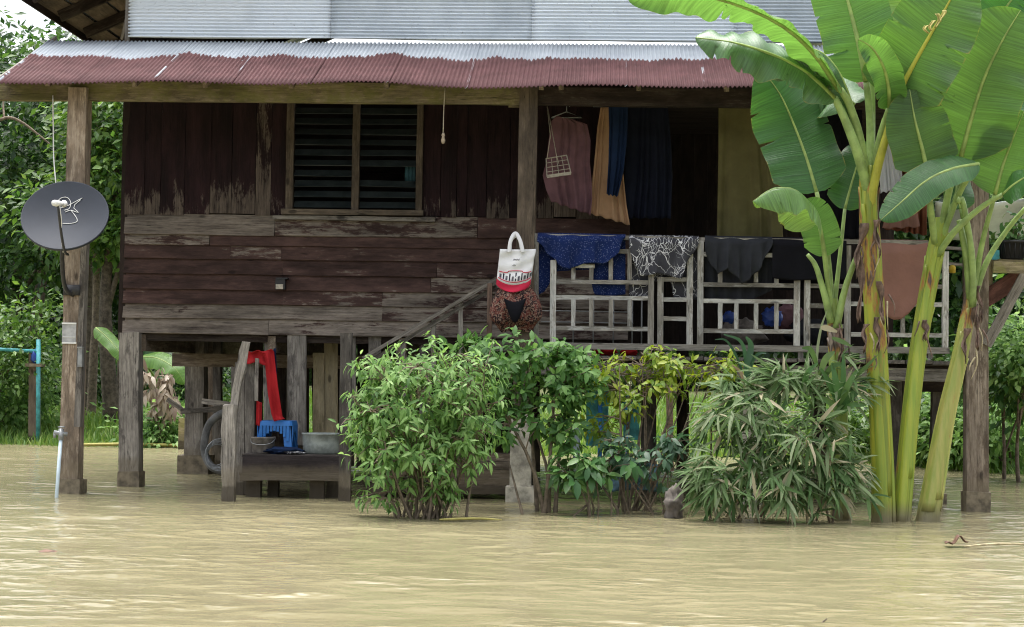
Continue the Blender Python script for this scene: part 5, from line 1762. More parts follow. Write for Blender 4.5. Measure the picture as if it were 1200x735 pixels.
blades('grass_sprout', 'sprout with thin pale dry blades in front of the small banana', 'grass tuft', P(958, 470, 15.0),
       [([(958, 470, 15.1), (957, 420, 15.1), (962, 385, 15.1), (969, 365, 15.1)], 0.02),
        ([(962, 384, 15.0), (970, 385, 15.0), (981, 389, 15.0)], 0.045),
        ([(975, 396, 15.0), (986, 400, 15.0), (998, 406, 15.0)], 0.035),
        ([(958, 430, 15.1), (950, 410, 15.0), (940, 408, 15.0)], 0.04),
        ([(960, 440, 15.1), (968, 420, 15.0), (978, 412, 15.0)], 0.05),
        ([(960, 450, 15.1), (975, 430, 15.0), (990, 426, 15.0)], 0.04)], M['leaf_bamboo'])
blades('grass_fan', 'tuft of bright green pointed leaves around the foot of the small banana', 'grass tuft', P(985, 490, 15.05),
       [([(985, 480, 15.1), (975, 455, 15.05), (962, 432, 15.0)], 0.05), ([(985, 480, 15.1), (980, 450, 15.0), (975, 425, 15.0)], 0.05),
        ([(985, 480, 15.1), (992, 455, 15.0), (1005, 432, 15.0)], 0.05), ([(985, 480, 15.1), (1000, 462, 15.0), (1018, 450, 15.0)], 0.05),
        ([(985, 485, 15.1), (970, 470, 15.0), (955, 465, 15.0)], 0.045), ([(985, 485, 15.1), (998, 475, 15.0), (1015, 475, 15.0)], 0.045),
        ([(985, 480, 15.1), (988, 445, 15.0), (988, 415, 15.0)], 0.04), ([(940, 470, 15.1), (945, 440, 15.0), (958, 425, 15.0)], 0.04)], M['leaf_low'])

# ------------------------------------------------------------------ banana plants
def banana_leaf(parent, mid, width, up, mat='banana_leaf', petiole=None, pet_r=0.03, pet_mat='petiole', droop=0.25, wave=0.05, nu=110, tears=0, seed=0, w0=0.0, curl=0.0, asym=0.0, tipw=0.10, label=None, up1=None):
    """mid: control points (px, py, Y) of the midrib from leaf base to tip; up: the way the upper face looks."""
    rs = random.Random(seed)
    root = None
    c2 = crv([P(*q) for q in mid], 40)
    Ln = sum((c2[i + 1] - c2[i]).length for i in range(39))
    up = Vector(up).normalized()
    upb = Vector(up1).normalized() if up1 else up
    tears += 3
    tr = [(rs.uniform(0.2, 0.9), rs.choice((-1, 1)), rs.uniform(0.004, 0.010), rs.uniform(0.2, 0.7)) for _ in range(tears)]
    mb = MB()
    nv = 16
    ph = rs.uniform(0, 6)

    def fn(u, v):
        k = min(int(u * 39), 38)
        q = c2[k].lerp(c2[k + 1], u * 39 - k)
        t = (c2[min(k + 2, 39)] - c2[max(k - 1, 0)]).normalized()
        uq = up.lerp(upb, u)
        n = (uq - t * uq.dot(t)).normalized()
        s = t.cross(n)
        a = (v - 0.5) * 2
        sh = min(1.0, (u + 0.012) / 0.16) ** 0.55 * (1 - max(0, (u - 0.55) / 0.45) ** 2.2) ** 0.6
        sh = max(sh, 0.02)
        hw = width / 2 * sh * (1 + asym * (1 if a > 0 else -1))
        for tu, sd, tw, dep in tr:
            if a * sd > 0 and abs(u - tu) < tw and abs(a) > 1 - dep:
                hw *= (1 - dep * (1 - abs(u - tu) / tw) * 0.9)
        lat = a * hw
        bend = -droop * hw * abs(a) ** 1.6 * (1 + 0.3 * math.sin(u * 5 + ph))
        rip = wave * abs(a) ** 1.2 * (0.5 * math.sin(u * Ln * 26 + ph + 2 * (a > 0)) + 0.6 * math.sin(u * Ln * 11 + ph * 2 + 3 * (a > 0))) * min(1, 4 * u) * min(1, 4 * (1 - u) + 0.3)
        shrink = 1.0 / (1 + 0.35 * droop * abs(a))
        r = q + s * lat * shrink + n * (bend + rip * 0.6 + 0.02 * abs(a) * sh)
        if curl:
            r += t * curl * abs(a) * hw
        return r
    mb.grid(fn, nu, nv)
    lf = mb.build('leaf', M[mat], parent, True)
    if label:
        lf['label'] = label
    # midrib on the underside, petiole down to the crown
    mr = MB()
    n0 = pet_r * 0.75
    pts = []
    for i in range(0, 40, 3):
        t = (c2[min(i + 1, 39)] - c2[max(i - 1, 0)]).normalized()
        uq = up.lerp(upb, i / 39)
        n = (uq - t * uq.dot(t)).normalized()
        pts.append(c2[i] - n * n0 * 0.35 * (1 - i / 42))
    mr.tube(pts, [n0 * (1 - 0.85 * i / (len(pts) - 1)) for i in range(len(pts))], 7)
    mr.build('midrib', M['midrib'] if pet_mat == 'petiole' else M[pet_mat], lf, True)
    if petiole:
        pp = crv([P(*q) for q in petiole] + [c2[0]], 14)
        pm = MB()
        pm.tube(pp, [pet_r * (1.0 + 0.25 * math.sin(min(1, i / 5) * 1.57) - 0.5 * i / 13) for i in range(14)], 9)
        pm.build('petiole', M[pet_mat], parent, True)
    return lf


def pseudostem(parent, pts, rads, mat, sheaths=(), seed=0):
    rs = random.Random(seed)
    c2 = crv([P(*q) for q in pts], 26)
    rr_ = crv([(r, 0, 0) for r in rads], 26)
    mb = MB()
    base = len(mb.v)
    n = 20
    for i, q in enumerate(c2):
        for k in range(n):
            a = 2 * math.pi * k / n
            # overlapping leaf sheaths give a lobed, spiralling section
            rad = rr_[i].x * (1 + 0.07 * math.cos(3 * a + i * 0.16) + 0.035 * math.cos(5 * a - i * 0.21 + 1))
            mb.v.append(q + Vector((math.cos(a) * rad, math.sin(a) * rad, 0)))
    for i in range(25):
        for k in range(n):
            k2 = (k + 1) % n
            mb.f.append((i * n + k, i * n + k2, (i + 1) * n + k2, (i + 1) * n + k))
    mb.build('pseudostem', mat, parent, True)
    for (px, py, y, ln, wd, dx) in sheaths:
        sb = MB()
        c0 = P(px, py, y)
        def sf(u, v, c0=c0, ln=ln, wd=wd, dx=dx):
            return c0 + Vector(((u - 0.5) * wd * (0.75 - 0.6 * v + 0.25 * math.sin(v * 11 + px)) + dx * v + 0.012 * math.sin(v * 7 + px), -0.03 - 0.035 * v + 0.016 * math.sin(u * 7.3 + v * 5) + 0.02 * math.sin(v * 5), -ln * v + 0.03 * v * math.sin(u * 19 + px)))
        sb.grid(sf, 8, 10)
        sb.build('dry_sheath', M['straw'] if rs.random() < 0.12 else M['sheath'], parent, True, solid=0.004)
    # outer sheaths wrap part of the way round, each ending at its own height with a thin dry margin
    for k in range(6):
        a0 = -math.pi / 2 + (k - 2.5) * 0.85 + rs.uniform(-0.3, 0.3)
        half = rs.uniform(0.45, 0.8)
        i0, i1 = rs.randint(0, 5), rs.randint(15, 25)
        lift = 1.06 + 0.025 * (k % 3)
        tw = rs.uniform(-0.5, 0.5)
        sb = MB()
        def of(u, v, a0=a0, half=half, i0=i0, i1=i1, lift=lift, tw=tw):
            f = i0 + (i1 - i0) * v
            i = min(int(f), 24)
            q = c2[i].lerp(c2[i + 1], f - i)
            rad = rr_[i].x + (rr_[i + 1].x - rr_[i].x) * (f - i)
            hh = half * (1 - 0.75 * v ** 3)
            a = a0 + tw * v + (u - 0.5) * 2 * hh
            e = abs(u - 0.5) * 2
            r_ = rad * (lift + 0.02 * math.sin(a * 9 + v * 3)) - 0.010 * e ** 3
            if v > 0.93:
                r_ += 0.012 * (v - 0.93) / 0.07
            return q + Vector((math.cos(a) * r_, math.sin(a) * r_, 0))
        sb.grid(of, 10, 24)
        sb.build('leaf_sheath', mat, parent, True, solid=0.005)
    # dry fibres that hang off the stem
    for k in range(len(sheaths) * 2):
        px, py, y, ln, wd, dx = sheaths[k % len(sheaths)]
        c0 = P(px + rs.uniform(-12, 12), py + rs.uniform(-10, 40), y - 0.02)
        e = c0 + Vector((rs.uniform(-0.07, 0.05), -0.03, -rs.uniform(0.10, 0.30)))
        sb = MB()
        sb.tube(crv([c0, c0.lerp(e, 0.5) + Vector((rs.uniform(-0.03, 0.03), -0.02, 0)), e], 7), [0.007, 0.009, 0.008, 0.007, 0.006, 0.004, 0.002], 5)
        sb.build('dry_fibre', M['sheath'] if rs.random() < 0.7 else M['straw'], parent, True)


M['sheath'] = plain('dry brown sheath', (0.15, 0.10, 0.075), 0.85, 0.5, 12, bumpv=0.6)
SM1 = stem_mat('tall banana sheaths', (0.33, 0.335, 0.03), (0.20, 0.28, 0.035), 1.15, 3.1, 0.17)
SM2 = stem_mat('second banana sheaths', (0.20, 0.28, 0.035), (0.30, 0.34, 0.04), 1.85, 2.25, 0.20)
SM3 = stem_mat('third banana sheaths', (0.26, 0.31, 0.06), (0.38, 0.36, 0.10), 1.55, 2.15, 0.26)
SM4 = stem_mat('small banana sheaths', (0.20, 0.30, 0.05), (0.26, 0.34, 0.08), 1.35, 1.75, 0.40)

# -- tall banana (A)
base = P(1035, 606, 15.2)
base.z = 0
A_ = thing('banana_plant', 'tall banana plant with yellow scarred stem and the largest crown of leaves', 'banana plant', base, 'banana plants by the veranda')
pseudostem(A_, [(1036, 640, 15.2), (1034, 540, 15.2), (1028, 430, 15.2), (1022, 320, 15.2), (1018, 240, 15.2), (1020, 195, 15.2)], [0.098, 0.088, 0.083, 0.080, 0.076, 0.082], SM1,
           [(1012, 262, 15.12, 0.45, 0.09, -0.08), (1026, 258, 15.1, 0.30, 0.07, 0.02), (1010, 300, 15.1, 0.55, 0.08, -0.03), (1030, 330, 15.12, 0.35, 0.07, 0.03), (1014, 380, 15.11, 0.22, 0.06, -0.02), (1028, 372, 15.1, 0.28, 0.08, 0.0)], 1)
crownA = (1019, 232, 15.2)
# upright fresh leaf, pale left half
banana_leaf(A_, [(1015, 95, 15.15), (1006, 50, 15.1), (996, 10, 15.1), (984, -35, 15.1), (975, -70, 15.1)], 0.62, (0.35, 1.0, 0.35), 'banana_leaf', [crownA, (1020, 150, 15.2)], 0.035, droop=-0.1, wave=0.02, seed=1)
banana_leaf(A_, [(1022, 90, 15.3), (1024, 40, 15.35), (1027, 0, 15.4), (1032, -50, 15.4)], 0.72, (-0.25, -1.0, 0.6), 'banana_pale', [crownA, (1021, 150, 15.25)], 0.035, droop=0.15, wave=0.04, seed=2)
# long leaf arching to the upper left
banana_leaf(A_, [(985, 105, 14.9), (955, 62, 14.6), (915, 28, 14.35), (860, 4, 14.2), (800, -8, 14.1), (735, -2, 14.1)], 0.50, (0.1, -0.5, 1.0), 'banana_leaf', [crownA, (1008, 165, 15.1), (996, 125, 15.0)], 0.036, droop=0.45, wave=0.05, tears=6, seed=3, up1=(0.2, 0.75, 0.8))
# glossy leaf to the left, folded
banana_leaf(A_, [(978, 115, 14.95), (945, 85, 14.75), (905, 64, 14.6), (860, 50, 14.5), (815, 44, 14.5)], 0.66, (0.15, -0.85, 0.65), 'banana_blue', [crownA, (1005, 180, 15.05), (990, 140, 15.0)], 0.040, droop=0.40, wave=0.10, tears=6, seed=4, asym=0.25)
# crumpled piece below it
banana_leaf(A_, [(1000, 122, 15.35), (980, 106, 15.5), (955, 104, 15.55), (930, 110, 15.55)], 0.62, (0.1, -0.9, 0.35), 'banana_blue', None, 0.03, droop=0.45, wave=0.13, tears=4, seed=5)
# middle folded leaf
banana_leaf(A_, [(1042, 125, 15.0), (1041, 103, 14.85), (1035, 78, 14.7), (1022, 56, 14.55), (1006, 46, 14.5)], 0.30, (-0.2, 0.8, 0.6), 'banana_leaf', [crownA, (1030, 165, 15.1)], 0.028, droop=0.5, wave=0.09, seed=6, tears=2)
banana_leaf(A_, [(1036, 128, 15.2), (1044, 92, 15.1), (1052, 66, 15.0), (1066, 58, 14.9)], 0.44, (-0.3, -0.6, 0.8), 'banana_dark', None, 0.026, droop=1.1, wave=0.10, seed=7)
# olive leaf rising right on a yellow petiole
banana_leaf(A_, [(1050, 118, 15.0), (1064, 88, 14.9), (1085, 50, 14.8), (1108, 10, 14.75), (1130, -30, 14.7)], 0.78, (0.45, 0.9, 0.55), 'banana_olive', [(1019, 246, 15.17), (1028, 198, 15.08), (1041, 152, 15.0)], 0.036, 'petiole_yellow', droop=0.25, wave=0.05, tears=3, seed=8)
banana_leaf(A_, [(1035, 140, 15.35), (1062, 110, 15.45), (1080, 75, 15.5), (1095, 45, 15.5)], 0.34, (-0.6, -0.7, 0.5), 'banana_pale', None, 0.026, droop=0.6, wave=0.09, tears=3, seed=9)
banana_leaf(A_, [(1046, 150, 15.3), (1078, 128, 15.4), (1108, 138, 15.45), (1132, 170, 15.4), (1142, 205, 15.35)], 0.36, (0.2, -0.4, 1.0), 'banana_dark', [crownA, (1032, 180, 15.25)], 0.024, droop=0.9, wave=0.10, tears=8, seed=12)
banana_leaf(A_, [(1004, 138, 15.1), (985, 88, 15.0), (960, 60, 14.9), (930, 62, 14.8), (905, 92, 14.75)], 0.36, (0.1, -0.4, 1.0), 'banana_blue', None, 0.026, droop=1.0, wave=0.10, tears=8, seed=14)
# dead yellow tatters at the top
for i, (px, py, ln) in enumerate(((1098, 22, 0.12), (1104, 18, 0.10), (1092, 30, 0.09), (1086, 36, 0.07))):
    sb = MB()
    c0 = P(px, py - 6, 14.62)
    sb.grid(lambda u, v, c0=c0, ln=ln, i=i: c0 + Vector(((u - 0.5) * 0.035 * (1 - 0.5 * v) + 0.02 * math.sin(v * 4 + i), -0.02 * v + 0.01 * math.sin(u * 6), -ln * v)), 5, 8)
    sb.build('withered_strip', M['yellow_stalk'], A_, True, solid=0.003)

# -- second banana (C)
base = P(1058, 606, 15.25)
base.z = 0
C_ = thing('banana_plant', 'second banana plant with smooth green stem leaning right, broad leaves at the right edge', 'banana plant', base, 'banana plants by the veranda')
pseudostem(C_, [(1054, 640, 15.25), (1062, 540, 15.3), (1072, 440, 15.35), (1084, 360, 15.4), (1096, 300, 15.4), (1105, 255, 15.4)], [0.074, 0.070, 0.068, 0.070, 0.074, 0.070], SM2,
           [(1085, 375, 15.3, 0.16, 0.08, -0.02)], 2)
crownC = (1099, 292, 15.4)
banana_leaf(C_, [(1126, 185, 15.2), (1138, 140, 15.1), (1154, 90, 15.0), (1176, 45, 14.9), (1196, 12, 14.85)], 0.80, (0.4, 1.0, 0.5), 'banana_olive', [crownC, (1112, 225, 15.3)], 0.030, droop=0.2, wave=0.04, seed=21)
banana_leaf(C_, [(1086, 200, 15.0), (1080, 172, 14.95), (1072, 140, 14.9), (1066, 105, 14.9)], 0.60, (-0.2, 1.0, 0.4), 'banana_olive', [(1095, 285, 15.3), (1090, 240, 15.1)], 0.028, droop=0.25, wave=0.03, seed=22)
banana_leaf(C_, [(1146, 192, 14.9), (1115, 198, 14.8), (1085, 212, 14.7), (1055, 238, 14.65), (1032, 258, 14.65)], 0.36, (0.15, -0.75, 0.65), 'banana_dark', [crownC, (1125, 225, 15.2), (1142, 200, 15.0)], 0.024, droop=0.25, wave=0.02, seed=23)
banana_leaf(C_, [(1150, 175, 15.6), (1162, 130, 15.7), (1180, 90, 15.8), (1205, 60, 15.8)], 0.6, (-0.3, -0.9, 0.5), 'banana_dark', [crownC, (1125, 215, 15.5)], 0.028, droop=0.4, wave=0.05, seed=24)
banana_leaf(C_, [(1175, 228, 15.0), (1190, 215, 14.9), (1210, 205, 14.8), (1240, 205, 14.7)], 0.4, (0.0, -0.7, 0.7), 'banana_dark', [(1098, 300, 15.35), (1120, 270, 15.2), (1150, 243, 15.1)], 0.026, droop=0.3, wave=0.04, seed=25)
banana_leaf(C_, [(1150, 65, 15.3), (1165, 30, 15.25), (1185, 0, 15.2), (1210, -30, 15.2)], 0.5, (0.2, 0.9, 0.6), 'banana_dark', None, 0.026, droop=0.35, wave=0.06, tears=2, seed=26)

# -- third banana (D)
base = P(1090, 606, 15.3)
base.z = 0
D_ = thing('banana_plant', 'third banana plant, leaning farthest right with brown scarred upper stem', 'banana plant', base, 'banana plants by the veranda')
pseudostem(D_, [(1082, 640, 15.3), (1094, 570, 15.35), (1108, 490, 15.4), (1124, 420, 15.45), (1134, 370, 15.5), (1141, 330, 15.5)], [0.098, 0.088, 0.074, 0.066, 0.058, 0.052], SM3,
           [(1142, 360, 15.4, 0.35, 0.07, 0.02), (1132, 385, 15.4, 0.28, 0.07, -0.03), (1147, 335, 15.4, 0.3, 0.05, 0.01)], 3)
crownD = (1137, 368, 15.5)
banana_leaf(D_, [(1166, 228, 15.2), (1175, 195, 15.15), (1186, 165, 15.1), (1200, 130, 15.05)], 0.56, (0.3, 1.0, 0.4), 'banana_olive', [crownD, (1150, 290, 15.4)], 0.024, droop=0.2, wave=0.03, seed=31)
banana_leaf(D_, [(1205, 240, 15.3), (1225, 215, 15.2), (1250, 200, 15.1)], 0.45, (0, -0.6, 0.8), 'banana_leaf', [crownD, (1155, 310, 15.45), (1180, 270, 15.4)], 0.024, droop=0.4, wave=0.05, seed=32)
banana_leaf(D_, [(1126, 245, 15.4), (1122, 215, 15.5), (1112, 190, 15.6)], 0.3, (0, -0.9, 0.4), 'banana_dark', [crownD, (1134, 290, 15.45)], 0.022, droop=0.4, wave=0.05, seed=33)
pm = MB()
pm.tube(crv([P(1137, 350, 15.45), P(1132, 300, 15.35), P(1124, 258, 15.3)], 10), [0.034 - 0.001 * i for i in range(10)], 8)
pm.build('petiole', M['petiole'], D_, True)
pm = MB()
pm.tube(crv([P(1140, 360, 15.4), P(1139, 300, 15.3), P(1128, 236, 15.2), P(1122, 238, 15.18)], 12), [0.032 - 0.001 * i for i in range(12)], 8)
pm.build('petiole', M['petiole'], D_, True)

# -- small banana (B)
base = P(982, 606, 15.4)
base.z = 0
B_ = thing('banana_plant', 'small young banana plant rising out of the bamboo with one broad dark leaf', 'banana plant', base, 'banana plants by the veranda')
pseudostem(B_, [(985, 640, 15.4), (984, 540, 15.4), (982, 450, 15.4), (979, 390, 15.4), (975, 350, 15.4)], [0.075, 0.072, 0.068, 0.062, 0.055], SM4, [(984, 385, 15.32, 0.28, 0.10, 0.0)], 4)
crownB = (976, 375, 15.4)
banana_leaf(B_, [(957, 225, 15.3), (946, 188, 15.35), (932, 150, 15.4), (915, 112, 15.4), (892, 80, 15.35)], 0.72, (0.1, -1.0, 0.25), 'banana_dark', [crownB, (972, 320, 15.4), (966, 270, 15.35)], 0.024, droop=0.22, wave=0.03, seed=41)
banana_leaf(B_, [(960, 262, 15.0), (950, 240, 14.8), (930, 222, 14.6), (905, 222, 14.45), (882, 236, 14.4)], 0.48, (0.05, -0.35, 1.0), 'banana_pale', [crownB, (970, 330, 15.3), (965, 290, 15.15)], 0.022, droop=1.0, wave=0.07, tears=4, seed=42)
banana_leaf(B_, [(966, 300, 15.2), (962, 272, 15.15), (952, 250, 15.1), (940, 236, 15.1)], 0.34, (0.1, 1.0, 0.3), 'banana_leaf', None, 0.02, droop=0.2, wave=0.03, seed=43)
banana_leaf(B_, [(990, 245, 15.5), (998, 215, 15.55), (1006, 188, 15.6), (1012, 165, 15.6)], 0.40, (-0.1, -1.0, 0.3), 'banana_dark', [crownB, (982, 320, 15.45)], 0.02, droop=0.25, wave=0.04, seed=44)
for pts in ([(974, 378, 15.35), (966, 345, 15.3), (956, 312, 15.28), (946, 298, 15.28)], [(980, 385, 15.35), (990, 340, 15.3), (1004, 300, 15.25), (1012, 278, 15.2)]):
    pm = MB()
    pm.tube(crv([P(*q) for q in pts], 12), [0.034 - 0.0016 * i for i in range(12)], 8)
    pm.build('petiole', M['petiole'], B_, True)

# ------------------------------------------------------------------ floating and stranded debris
mb = MB()
mb.grid(lambda u, v: P(1108 + 26 * u, 637.5, 13.2) * 1.0 + Vector((0, 0.10 * (v - 0.5), 0.012 + 0.05 * math.exp(-((u - 0.65) * 5) ** 2) + 0.02 * abs(v - 0.5) + 0.008 * math.sin(u * 14))), 16, 6)
tag(mb.build('dead_leaf', M['dead_leaf'], None, True, solid=0.004), 'curled brown dead leaf floating on the water at the right', 'leaf')
for o in (bpy.data.objects['dead_leaf'],):
    o.location.z = 0.005
mb = MB()
a, b = P(1130, 640, 13.0), P(1210, 637, 13.3)
a.z = b.z = 0.012
mb.tube(crv([a, a.lerp(b, 0.5) + Vector((0, 0.03, 0.006)), b], 8), [0.003, 0.006, 0.008, 0.009, 0.009, 0.008, 0.006, 0.004], 8)
tag(mb.build('floating_stick', M['straw'], None, True), 'pale stick drifting on the water right of the dead leaf', 'stick')
mb = MB()
a, b = P(515, 611, 14.4), P(588, 609, 14.5)
a.z = b.z = 0.015
mb.tube(crv([a, a.lerp(b, 0.6) + Vector((0, 0.02, 0.008)), b], 10), [0.006, 0.010, 0.011, 0.010, 0.010, 0.009, 0.009, 0.008, 0.006, 0.004], 8)
tag(mb.build('floating_stalk', M['yellow_stalk'], None, True), 'yellow leaf stalk floating beside the large green bush', 'stalk')
q = P(790, 590, 15.25)
q.z = 0.10
tag(blob(q, (0.085, 0.08, 0.15), 33, 20, 14, 0.5).build('torn_sack', M['soil_bag'], None, True), 'torn grey sack caught at the water left of the bamboo', 'sack')
q = P(57, 650.5, 11.4)
q.z = 0.0
tag(blob(q, (0.07, 0.05, 0.016), 41, 14, 8, 0.4).build('floating_leaf', M['dead_leaf'], None, True), 'small brown leaf floating on the water at the lower left', 'leaf')
q = P(962, 728, 8.75)
q.z = 0.0
mb = MB()
mb.tube([q + Vector((-0.02, 0, -0.02)), q + Vector((0.0, 0, 0.01)), q + Vector((0.03, 0, 0.035))], [0.005, 0.005, 0.002], 6)
tag(mb.build('twig', M['bark'], None, True), 'tiny twig sticking out of the water near the bottom of the view', 'twig')
for k, (pa, pb, y) in enumerate((((612, 602, 15.4), (596, 540, 15.6), 0), ((690, 590, 15.3), (660, 615, 15.2), 0), ((724, 598, 15.4), (700, 560, 15.5), 0))):
    mb = MB()
    mb.tube([P(*pa) + Vector((0, 0, -0.1)), P(*pa), P(*pb)], [0.014, 0.013, 0.006], 6)
    tag(mb.build('bare_stick', M['twig'], None, True), ('bare stick rising from the water before the concrete pier', 'bare stick slanting into the water beside the three shrub stems', 'bare stick leaning left behind the low plant')[k], 'stick')

# ------------------------------------------------------------------ far bank: trees, grass, gate
def tree(name, label, x, y, h, crown, nleaf, lsize, mat, seed, trunk_r=0.16, group='trees on the far bank', T=None, lean=0.0, trunkmat='bark'):
    rs = np.random.RandomState(seed)
    gz = ground_z(x, y)
    root = thing(name, label, 'tree', (x, y, gz), group)
    mb = MB()
    top = Vector((x + lean * h, y, gz + h * 0.8))
    b = Vector((x, y, gz - 0.2))
    tp_ = crv([b, b.lerp(top, 0.45) + Vector((rs.normal() * 0.15, rs.normal() * 0.1, 0)), top], 10)
    mb.tube(tp_, [trunk_r * (1.25 if i == 0 else 1 - 0.08 * i) for i in range(10)], 9)
    L = []
    for cx, cy, cz, rx, ry, rz in crown:
        c = np.array([x + cx, y + cy, gz + cz])
        L.append((c, np.array([rx, ry, rz])))
        s = tp_[rs.randint(3, 8)]
        e = Vector(c)
        mb.tube(crv([s, s.lerp(e, 0.5) + Vector((0, 0, 0.15)), e], 6), [trunk_r * 0.4 * (1 - 0.14 * i) for i in range(6)], 6)
    mb.build('trunk', M[trunkmat], root, True)
    w_ = np.array([r[0] * r[1] * r[2] for _, r in L]) ** 0.7
    w_ /= w_.sum()
    # leaves gather in clumps with gaps between them
    ncl = max(20, nleaf // 45)
    cid = rs.choice(len(L), ncl, p=w_)
    d = unit(rs.normal(size=(ncl, 3)))
    rad = rs.uniform(0.15, 1.0, ncl) ** 0.45
    CC = np.array([L[i][0] for i in cid]) + d * rad[:, None] * np.array([L[i][1] for i in cid])
    k = rs.randint(ncl, size=nleaf)
    off = rs.normal(size=(nleaf, 3)) * np.array([0.26, 0.26, 0.17])
    pos = CC[k] + off
    D = unit(off * 2 + rs.normal(size=(nleaf, 3)) * 0.35 + np.array([0, -0.1, -0.25]))
    U = unit(np.array([0, -0.35, 0.9]) + rs.normal(size=(nleaf, 3)) * 0.45)
    S = lsize * rs.uniform(0.6, 1.3, nleaf)
    keep = pos[:, 2] > gz + 0.05
    W, FF, _ = leaf_array(T or T_FAR, pos[keep], D[keep], U[keep], S[keep])
    np_mesh('crown', W, FF, M[mat], root, (x, y, gz), False)
    return root


T_FAR = (np.array([(0, 0, 0), (0.45, -0.24, 0.03), (1, 0, -0.15), (0.45, 0.24, 0.03)], float), np.array([(0, 1, 2), (0, 2, 3)]))

TL = [
    ('tall dark tree at the left edge with sky showing between its leaves', -11.9, 36.0, 8.0, [(0, 0, 5.6, 1.7, 1.3, 1.3), (-0.9, 0, 6.9, 1.0, 0.9, 0.8), (0.9, 0.2, 4.4, 1.4, 1.2, 1.2), (-0.8, 0, 3.8, 1.3, 1.2, 1.0)], 9000, 0.20, 'leaf_tree', 101),
    ('dense green tree behind the satellite dish', -10.2, 33.5, 7.2, [(0, 0, 5.2, 1.5, 1.2, 1.2), (0.8, 0, 4.0, 1.3, 1.1, 1.0), (-0.9, 0, 4.2, 1.1, 1.0, 1.0), (0.3, 0, 6.5, 1.1, 1.0, 0.8), (-0.2, -0.3, 2.9, 1.0, 0.9, 0.7)], 9000, 0.19, 'leaf_tree', 102),
    ('light green leafy tree right of the left eave post', -8.15, 29.6, 6.2, [(0, 0, 4.4, 1.1, 0.8, 1.1), (0.3, 0, 3.3, 1.0, 0.7, 0.7), (-0.3, 0, 5.4, 0.8, 0.8, 0.7), (-0.9, 0, 3.6, 0.7, 0.6, 0.7)], 7500, 0.18, 'leaf_tree_light', 103),
    ('broad tree far behind the left side of the house', -13.6, 41.0, 8.8, [(0, 0, 5.8, 2.2, 1.8, 1.8), (1.6, 0, 4.4, 1.9, 1.6, 1.5), (-1.6, 0, 5.0, 1.8, 1.6, 1.5), (0, 0, 3.0, 2.0, 1.6, 1.3)], 9000, 0.26, 'leaf_tree', 104),
    ('dark tree far behind, seen between the wall and the eave post', -10.6, 42.0, 9.0, [(0, 0, 6.0, 2.0, 1.8, 1.8), (1.4, 0, 4.2, 1.9, 1.6, 1.6), (-1.2, 0, 4.0, 1.8, 1.6, 1.6), (0.4, 0, 2.2, 2.0, 1.4, 1.2)], 9000, 0.26, 'leaf_tree', 105),
    ('dark tree standing behind the house, seen under its floor', -6.8, 38.0, 7.5, [(0, 0, 4.8, 2.0, 1.6, 1.6), (1.2, 0, 3.2, 1.8, 1.5, 1.3), (-1.2, 0, 3.0, 1.6, 1.4, 1.3), (0, 0, 1.6, 2.0, 1.4, 0.9)], 8000, 0.24, 'leaf_tree', 106),
    ('leafy tree at the far left outside the fence', -14.6, 35.0, 7.6, [(0, 0, 5.0, 1.8, 1.5, 1.5), (0.6, 0, 3.4, 1.6, 1.4, 1.2), (-0.8, 0, 6.2, 1.2, 1.0, 1.0)], 6500, 0.2, 'leaf_tree_light', 107),
    ('dark tree behind the right end of the veranda', 7.6, 36.0, 7.5, [(0, 0, 4.8, 2.0, 1.6, 1.6), (1.2, 0, 3.2, 1.8, 1.5, 1.3), (-1.2, 0, 3.2, 1.6, 1.4, 1.3), (0, 0, 1.8, 2.0, 1.4, 0.9)], 8000, 0.24, 'leaf_tree', 108),
    ('green tree on the right bank behind the plant shelf', 9.6, 32.0, 6.5, [(0, 0, 4.2, 1.5, 1.3, 1.3), (-0.8, 0, 3.0, 1.3, 1.1, 1.0), (0.8, 0, 2.6, 1.2, 1.1, 1.0), (-0.6, 0, 1.6, 1.2, 1.0, 0.8)], 7500, 0.2, 'leaf_tree_light', 109),
    ('dark leafy tree behind the middle of the house', 1.0, 38.0, 7.0, [(0, 0, 4.0, 2.4, 1.6, 1.6), (2.0, 0, 3.0, 1.8, 1.5, 1.3), (-2.0, 0, 3.0, 1.8, 1.4, 1.3), (0, 0, 1.6, 2.6, 1.4, 0.9)], 7000, 0.26, 'leaf_tree', 110),
    ('dark leafy tree behind the right part of the house', 4.6, 37.0, 7.0, [(0, 0, 4.0, 2.0, 1.6, 1.6), (1.5, 0, 3.0, 1.8, 1.5, 1.3), (-1.5, 0, 3.0, 1.8, 1.4, 1.3), (0, 0, 1.6, 2.2, 1.4, 0.9)], 7000, 0.26, 'leaf_tree', 111),
    ('dark leafy tree behind the left part of the house', -2.8, 38.5, 7.0, [(0, 0, 4.0, 2.4, 1.6, 1.6), (1.8, 0, 3.0, 1.8, 1.5, 1.3), (-1.8, 0, 3.0, 1.8, 1.4, 1.3), (0, 0, 1.6, 2.4, 1.4, 0.9)], 7000, 0.26, 'leaf_tree', 112),
    ('tall tree at the far right beyond the banana plants', 12.2, 36.0, 8.0, [(0, 0, 5.2, 2.0, 1.6, 1.6), (0.8, 0, 3.4, 1.8, 1.4, 1.3), (-1.0, 0, 3.6, 1.6, 1.4, 1.2), (0, 0, 2.0, 1.8, 1.3, 0.9)], 7000, 0.22, 'leaf_tree', 113),
]
for lb, x, y, h, cr, n, ls, mt, sd_ in TL:
    tree('leafy_tree', lb, x, y, h, cr, n, ls, mt, sd_)
